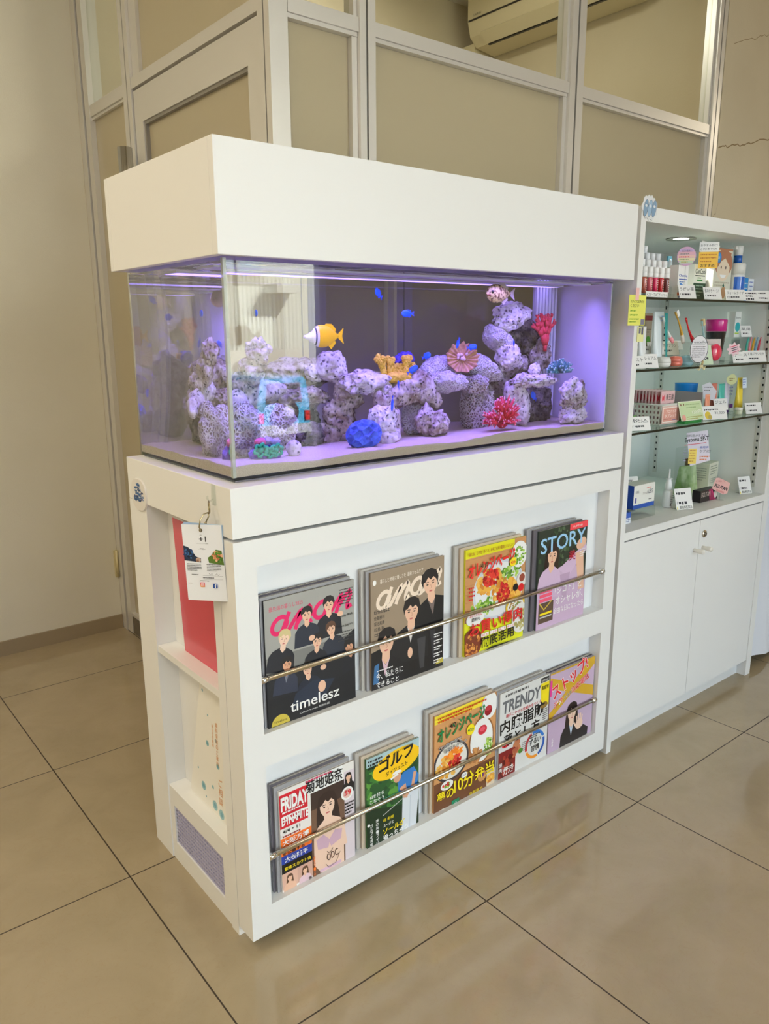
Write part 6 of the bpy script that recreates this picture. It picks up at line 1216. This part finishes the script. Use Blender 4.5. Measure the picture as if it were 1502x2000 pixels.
for k, c in enumerate(((40, 40, 120), (226, 70, 110), (60, 160, 70), (206, 60, 60))):
    a0 = PI*1.12+k*.46
    for da in (0,): m.add([(.0708*math.cos(a0-.22), .0708*math.sin(a0-.22), .030), (.0708*math.cos(a0+.22), .0708*math.sin(a0+.22), .030), (.0712*math.cos(a0), .0712*math.sin(a0), .072)], [(0, 1, 2)], flat(*c))
m.build('mountains', t)
pop('small slanted flag card in front of the blue tub', 1.815, .085, 1.074, .026, C_(226, 222, 232), [(-.6, -1), (.7, -1.2), (.9, .0), (0, 1.1), (-.9, .7)], lambda a: (a.scrib(.2, .25, .5, INK, 2, .05, .2)), zb=Z3+.0005)
tube_thing('slim salmon pink tube standing right of the slanted flag card', 1.885, .105, Z3, .034, .108, flat(216, 120, 106, .3), flat(190, 96, 84, .3)); tube_thing('slim salmon sample pouch leaning beside the wide green card', 1.762, .060, Z3, .030, .080, flat(232, 150, 120, .35), flat(240, 220, 210, .3))
tube_thing('teal topped white tube beside the salmon tube', 1.945, .110, Z3, .040, .104, flat(80, 190, 176, .3), flat(236, 240, 238, .3)); tube_thing('white tube with dark violet print', 2.010, .125, Z3, .036, .108, flat(220, 216, 232, .3), flat(90, 50, 140, .3), draw=lambda a, h: (a.scrib(.15, .2, .8, C_(70, 60, 140), 4, .2, .4), a.rect(.1, h*.72, .9, h*.84, C_(110, 40, 140))))
tube_thing('yellow tube with a white and blue top, last in the row of tubes', 2.050, .100, Z3+.0005, .042, .120, flat(244, 214, 60, .35), flat(244, 240, 220, .3), draw=lambda a, h: (a.rect(.1, 0, .95, h*.3, C_(226, 236, 250)), a.scrib(.2, .15, .6, C_(60, 110, 200), 3, .1, .25)))
pop('round pale yellow card above the white tubes', 1.968, .090, 1.104, .017, C_(222, 222, 160), CIR, lambda a: (a.scrib(.25, .35, .5, C_(150, 120, 50), 2, .1, .18)), zb=Z3+.0005); pop('smaller round pale yellow card at the right of the lowest shelf', 2.060, .135, 1.106, .012, C_(222, 222, 166), CIR, lambda a: (a.scrib(.25, .35, .5, C_(150, 120, 50), 2, .1, .18)), zb=Z3+.0005)
for i, (x, lab) in enumerate(((1.985, 'left one of the two small cream jars on the lowest shelf'), (2.035, 'right one of the two small cream jars on the lowest shelf'))):
    t = thing('cream_jar', lab, 'jar', (x, .064-.004*i, Z3+.0005), (0, 0, 0), 'small cream jars'); sc(t, .6, .9); m = MB(); m.lathe([(.019, 0), (.021, .002), (.021, .016)], flat(214, 218, 190, .25), n=24); m.build('pot', t); m = MB(); m.lathe([(.022, .0165), (.022, .0245), (.020, .026)], flat(240, 238, 226, .25), n=24); m.build('lid', t)
card('price card in front of the teal topped tube', 1.880, .070, Z3+.020, .056, .040, seed=21, head='ジェル'); m = MB(); m.box(1.862, 1.898, .071, .098, Z3+.0003, Z3+.0202, M_CLEAR); tag(m.build('display_block'), 'clear display block under the card by the teal tube', 'stand')
def dr_lem(a, h): a.scrib(.1, .1, .8, INK, 1, .05); a.text('¥1,320', .50, h*.62, .10, INK, w=.40); a.ell(.22, h*.66, .12, .13, C_(226, 196, 60), 20); a.ell(.30, h*.80, .08, .08, C_(190, 170, 90), 16)
card('wide price card with a little yellow drawing on the lowest shelf', 1.765, .028, Z3, .098, .046, draw=dr_lem); card('rightmost price card on the lowest glass shelf', 2.030, .030, Z3, .070, .040, seed=22); card('leftmost price card on the lowest glass shelf', 1.340, .024, Z3, .066, .042, seed=23, head='税込')

# -- bottom deck
Z0 = ZS[0]
def dr_pan(a, h): a.text('Phoenix', .05, .24, .12, C_(60, 70, 80), w=.6); a.scrib(.1, .32, .7, C_(120, 130, 140), 1, .05); a.rect(.15, .62, .70, .90, C_(110, 30, 46)); a.rect(.15, .56, .70, .64, C_(226, 110, 120)); a.poly([(.35, .95), (.75, .90), (.92, 1.12), (.55, 1.30)][::-1], C_(70, 66, 80)); a.poly([(.15, .92), (.5, .92), (.5, 1.0), (.15, 1.0)][::-1], C_(90, 30, 50)); a.scrib(.1, 1.45, .8, C_(130, 130, 136), 6, .04, .10); 
box_thing('sign_board', 'white sign board picturing a dark red box at the back left of the deck', 'sign board', 1.600, 1.722, .330, .006, Z0, .245, C_(238, 240, 242), dr_pan)
m = MB(); m.box(1.40, 1.52, .07, .13, Z0+.0004, Z0+.0330, M_CLEAR); tag(m.build('acrylic_block'), 'clear acrylic block under the blue and white medicine box', 'stand')
def dr_aij(a, h): a.rect(0, h*.82, 1, h, C_(30, 80, 170)); a.text('医薬品', .08, h*.34, .07, C_(60, 60, 90), w=.16); a.text('スマイル', .42, h*.44, .06, C_(120, 100, 100), w=.2); a.text('ALBIS', .62, h*.44, .12, C_(60, 60, 80), w=.28); a.scrib(.6, .1, .32, C_(226, 150, 140), 1, .04); a.rect(.06, h*.52, .14, h*.74, C_(90, 90, 160)); a.scrib(.72, h*.66, .2, BLK, 1, .03)
def dr_ais(a, h): a.rect(0, 0, 1, h, C_(24, 70, 170)); a.text('ALBIS', .25, h*.75, .3, WHT, w=.6, rot=1.3)
box_thing('medicine_box', 'white and blue medicine box lying on the clear acrylic block', 'box', 1.402, 1.516, .074, .050, Z0+.0335, .074, C_(236, 236, 230), dr_aij, side=dr_ais)
card('price card standing behind the blue and white medicine box', 1.512, .150, Z0+.055, .058, .058, band=True, seed=31); m = MB(); m.box(1.488, 1.536, .151, .178, Z0+.0003, Z0+.0552, M_CLEAR); tag(m.build('display_block'), 'clear block raising the card behind the medicine box', 'stand')
t = thing('nasal_spray', 'white nasal spray bottle with a slim pointed nozzle', 'spray bottle', (1.655, .110, Z0+.0005)); sc(t, .74); m = MB(); m.lathe([(.0200, 0), (.0215, .003), (.0215, .050), (.0190, .056), (.0150, .058)], flat(232, 236, 238, .3), n=28); m.build('body', t); m = MB(); m.lathe([(.0150, .0585), (.0140, .078), (.0100, .092), (.0070, .094)], flat(240, 242, 242, .25), n=24); m.lathe([(.0150, .0945), (.0150, .0965)], flat(240, 242, 242, .25), n=24); m.lathe([(.0050, .097), (.0036, .124), (.0026, .128)], flat(244, 244, 244, .25), n=16); m.build('nozzle', t)
a = Art((-.0150, -.0165, .046), (1, 0, 0), (0, 0, 1), .030, lift=.0055); a.scrib(.05, .15, .9, C_(80, 90, 110), 5, .08, .2); a.ell(.2, 1.2, .12, .12, BLK, 14); a.mb.build('print', t)
card('price card with a yellow triangle right of the nasal spray', 1.664, .050, Z0, .066, .070, band=True, seed=32)
card('price card with a yellow triangle at the right end of the deck', 2.060, .045, Z0, .054, .062, band=True, seed=33)
t = thing('acrylic_sign_holder', 'clear upright sign holder behind the hand-written poster card', 'sign holder', (1.800, .175, Z0+.0005)); m = MB(); m.box(0, .120, 0, .003, 0, .175, M_CLEAR); m.box(0, .120, -.05, .0, 0, .0025, M_CLEAR); m.build('sheet', t)
def dr_sp(a):
    a.text('歯科医が', .10, .16, .08, BLK, w=.36); a.text('Systema SP-T', .08, .35, .16, BLK, w=.72, bold=.03, rot=.08); a.line([(.08, .40), (.72, .33)], .02, C_(206, 50, 70)); a.text('すすめる', .46, .16, .08, C_(90, 70, 110), w=.34)
    a.rect(.22, .50, .46, .95, C_(246, 214, 90)); a.scrib(.25, .54, .18, C_(190, 120, 40), 5, .03, .08); a.scrib(.06, .50, .12, C_(150, 130, 180), 6, .02, .07); a.text('歯周病', .54, .50, .07, C_(90, 110, 190), w=.26); a.text('ケアに!', .54, .62, .08, C_(60, 60, 80), w=.34); a.scrib(.56, .72, .3, C_(220, 130, 90), 2, .05, .09)
pop('hand-written poster card with bold black title and yellow strip', 1.838, .118, .876, .058, C_(232, 222, 236), [(-.72, .96), (-.50, -1.06), (.80, -.62), (.50, 1.10)][::-1] if False else [(-.42, -1.05), (.78, -.72), (.48, 1.08), (-.80, .92)], dr_sp, zb=Z0+.0005, turn=-.6)
t = thing('refill_pouch', 'translucent green refill pouch behind the poster card', 'pouch', (1.915, .195, Z0+.0005)); m = MB(); m.add([(-.055, -.016, 0), (.055, -.016, 0), (.055, .016, 0), (-.055, .016, 0), (-.050, -.003, .100), (.050, -.003, .100), (.050, .003, .100), (-.050, .003, .100)], [(0, 3, 2, 1), (4, 5, 6, 7), (0, 1, 5, 4), (1, 2, 6, 5), (2, 3, 7, 6), (3, 0, 4, 7)], mat('green_pouch', srgb(120, 160, 80), .25, var=(12, srgb(206, 222, 180), .4, .6))); m.build('bag', t); m = MB(); m.lathe([(.010, .1005), (.010, .125)], flat(120, 90, 40, .4), n=16); m.build('spout', t)
box_thing('medicine_box', 'cream carton with grey print behind the black box', 'box', 1.985, 2.075, .150, .060, Z0, .102, C_(222, 220, 198), lambda a, h: (a.scrib(.15, .12, .7, C_(120, 130, 110), 4, .04, .10), a.scrib(.15, .62, .7, C_(140, 150, 130), 3, .03, .08)), side=lambda a, h: (a.scrib(.15, .3, .7, C_(120, 130, 110), 6, .04, .14)), turn=.15)
def dr_eg(a, h): a.poly([(.45, 0), (.60, 0), (.85, h), (.55, h)][::-1], C_(150, 20, 80)); a.poly([(.60, 0), (.64, 0), (.90, h), (.86, h)][::-1], C_(226, 50, 130)); a.text('EGUTAN', .06, h*.56, .14, C_(216, 200, 190), w=.50); a.ell(.88, h*.5, .10, .13, C_(226, 222, 216), 18)
box_thing('medicine_box', 'low black box with magenta stripes', 'box', 1.792, 1.905, .070, .030, Z0, .040, C_(30, 22, 26), dr_eg, turn=.0)
def dr_eb(a): a.text('まつ毛ケアに', .22, .28, .10, C_(190, 70, 80), w=.5); a.text('EGUTAN', .14, .56, .19, BLK, w=.72, bold=.04, rot=-.32); a.text('取扱開始', .24, .80, .12, C_(200, 70, 80), w=.46, rot=-.32)
pop('tilted pink tag card with bold black lettering over the black box', 1.885, .050, .750, .030, C_(240, 186, 180), [(-.95, -.35), (.30, -1.0), (.75, -.85), (.95, .35), (-.30, .95), (-.62, .88)], dr_eb, zb=Z0+.0005, turn=-.85)
box_thing('medicine_box', 'small blue box at the front left of the deck', 'box', 1.345, 1.372, .060, .03, Z0, .034, C_(50, 90, 180), lambda a, h: (a.rect(0, h*.5, 1, h, C_(236, 240, 246)), a.scrib(.1, h*.6, .8, C_(60, 80, 150), 2, .1, .2)))

# -- yellow notice taped to the stile, and the cut-out sticker above
t = thing('notice', 'yellow notice taped to the left edge of the display cabinet', 'notice', (1.2330, -.0012, 1.283), (0, 0, 0)); m = MB(); m.box(-.034, .045, -.0006, 0, 0, .080, C_(232, 232, 110)); m.build('card', t)
a = Art((-.034, -.0006, .080), (1, 0, 0), (0, 0, 1), .079, lift=.0002); G_ = C_(90, 110, 30); a.text('スタッフにお声がけ', .10, .27, .10, C_(60, 80, 30), w=.78, bold=.02); a.text('ください', .10, .40, .10, C_(60, 80, 30), w=.5, bold=.02); a.scrib(.10, .50, .5, C_(120, 170, 50), 1, .05); a.scrib(.10, .64, .66, C_(120, 170, 50), 1, .05); a.scrib(.08, .78, .55, C_(120, 170, 50), 2, .04, .09); a.rect(.74, .80, .96, .98, C_(120, 120, 140)); a.mb.build('print', t)
m = MB(); m.box(-.006, .010, -.0010, -.0007, .066, .098, mat('pink_tape', srgb(240, 190, 186), .6)); m.build('tape', t)
t = thing('notice', 'small pale card hanging below the yellow notice', 'notice', (1.2570, -.0012, 1.240)); m = MB(); m.box(-.010, .020, -.0006, 0, .0, .040, C_(226, 226, 160)); m.build('card', t); a = Art((-.010, -.0006, .04), (1, 0, 0), (0, 0, 1), .03, lift=.0002); a.rect(.2, .1, .5, .6, C_(110, 110, 130)); a.rect(.6, .05, .9, .7, C_(90, 90, 120)); a.mb.build('print', t)
t = thing('sticker', 'cut-out sticker of three plain blue blobs above the display cabinet corner', 'sticker', (1.266, -.0008, 1.586), (0, .22, 0)); m = MB(); n = 44; ps = [((.036+.003*math.sin(k*5.3))*math.cos(2*PI*k/n), (.030+.003*math.sin(k*4.1))*math.sin(2*PI*k/n)) for k in range(n)]; m.prism(ps, -.0010, 0, flat(226, 228, 230)); m.build('backing', t)
a = Art((-.036, -.0010, .030), (1, 0, 0), (0, 0, 1), .072, lift=.00015)
for u, tt, c in ((.26, .50, (126, 156, 184)), (.52, .44, (150, 180, 206)), (.77, .38, (120, 150, 180))): a.ell(u, tt, .14, .30, C_(60, 70, 90), 26); a.ell(u, tt, .125, .285, C_(*c), 26); a.ell(u, tt-.08, .07, .05, C_(222, 226, 230), 16)
a.mb.build('print', t)

# -- table with white cloth right of the display cabinet
t = thing('side_table', 'table under a white cloth at the right edge, beyond the display cabinet', 'table', (2.645, .30, 0)); m = MB(); m.box(-.46, .6, -.26, .2, .700, .718, M_LAM); m.build('tabletop', t)
for sx, sy in ((-.42, -.22), (.56, -.22), (-.42, .16), (.56, .16)):
    m = MB(); m.box(sx-.015, sx+.015, sy-.015, sy+.015, 0, .6995, M_ALU); m.build('leg', t)
m = MB(); P_ = []; segs = [((-.475, .21), (-.475, -.275)), ((-.475, -.275), (.615, -.275)), ((.615, -.275), (.615, .21))]
for (x0, y0), (x1, y1) in segs:
    for k in range(40): s = k/40; P_.append((x0+(x1-x0)*s, y0+(y1-y0)*s))
P_.append((.615, .21)); N = len(P_); vs = []
for z, amp in ((.7195, 0), (.60, .002), (.35, .004), (.035, .006)):
    for k, (x, y) in enumerate(P_): nx, ny = (-1, 0) if k < 40 else ((0, -1) if k < 80 else (1, 0)); o_ = amp*math.sin(k*.9)+amp; vs.append((x+nx*o_, y+ny*o_, z+(.012*math.sin(k*.5) if z < .1 else 0)))
m.add(vs, [(i*N+k, i*N+k+1, (i+1)*N+k+1, (i+1)*N+k) for i in range(3) for k in range(N-1)], mat('white_cloth', (.80, .82, .88), .8), True); m.box(-.475, .615, -.275, .21, .7185, .7200, mat('white_cloth', (1, 1, 1)))
o = m.build('tablecloth'); tag(o, 'white cloth hanging to the floor over the table at the right edge', 'tablecloth'); o.location = (2.645, .30, 0)
t = thing('bag', 'black bag hanging against the white cloth at the right edge', 'bag', (2.26, .002, .52)); m = MB(); m.box(0, .20, -.07, 0, 0, .15, M_BLACK, None, .012); m.build('body', t); m = MB(); m.tube([(.03, -.03, .15), (.05, -.02, .205), (.15, -.02, .205), (.17, -.03, .15)], .006, M_BLACK, 8); m.build('handle', t)

# ---------------------------------------------------------------- fill lights added under the ceiling
def fill_panel(x, y, label, e=26, c=(1.0, .88, .68), w=.6):
    t = thing('fill_light', label, 'ceiling light', (x, y, ZC-.0005)); m = MB(); h = w/2
    for b in ((-h-.02, h+.02, -h-.02, -h), (-h-.02, h+.02, h, h+.02), (-h-.02, -h, -h, h), (h, h+.02, -h, h)): m.box(*b, -.012, 0, M_ALU)
    m.build('frame', t)
    m = MB(); m.box(-h+.001, h-.001, -h+.001, h-.001, -.006, -.002, mat('fill_lens', (1, 1, 1), .3, emit=((1.0, .88, .70), 2.0))); m.build('diffuser', t)
    l = lamp('fill_panel', 'AREA', (0, 0, -.014), (0, 0, 0), e, c, shape='SQUARE', size=w-.02); l.parent = t
for x, y, lab in FILLS: fill_panel(x, y, lab, 26 if x < 3 else 75)
fill_panel(1.55, 1.35, 'small square fill light added to the back room', BACKE, (1.0, .97, .88), .4)  # unseen fill added to brighten the upper panes and back room walls
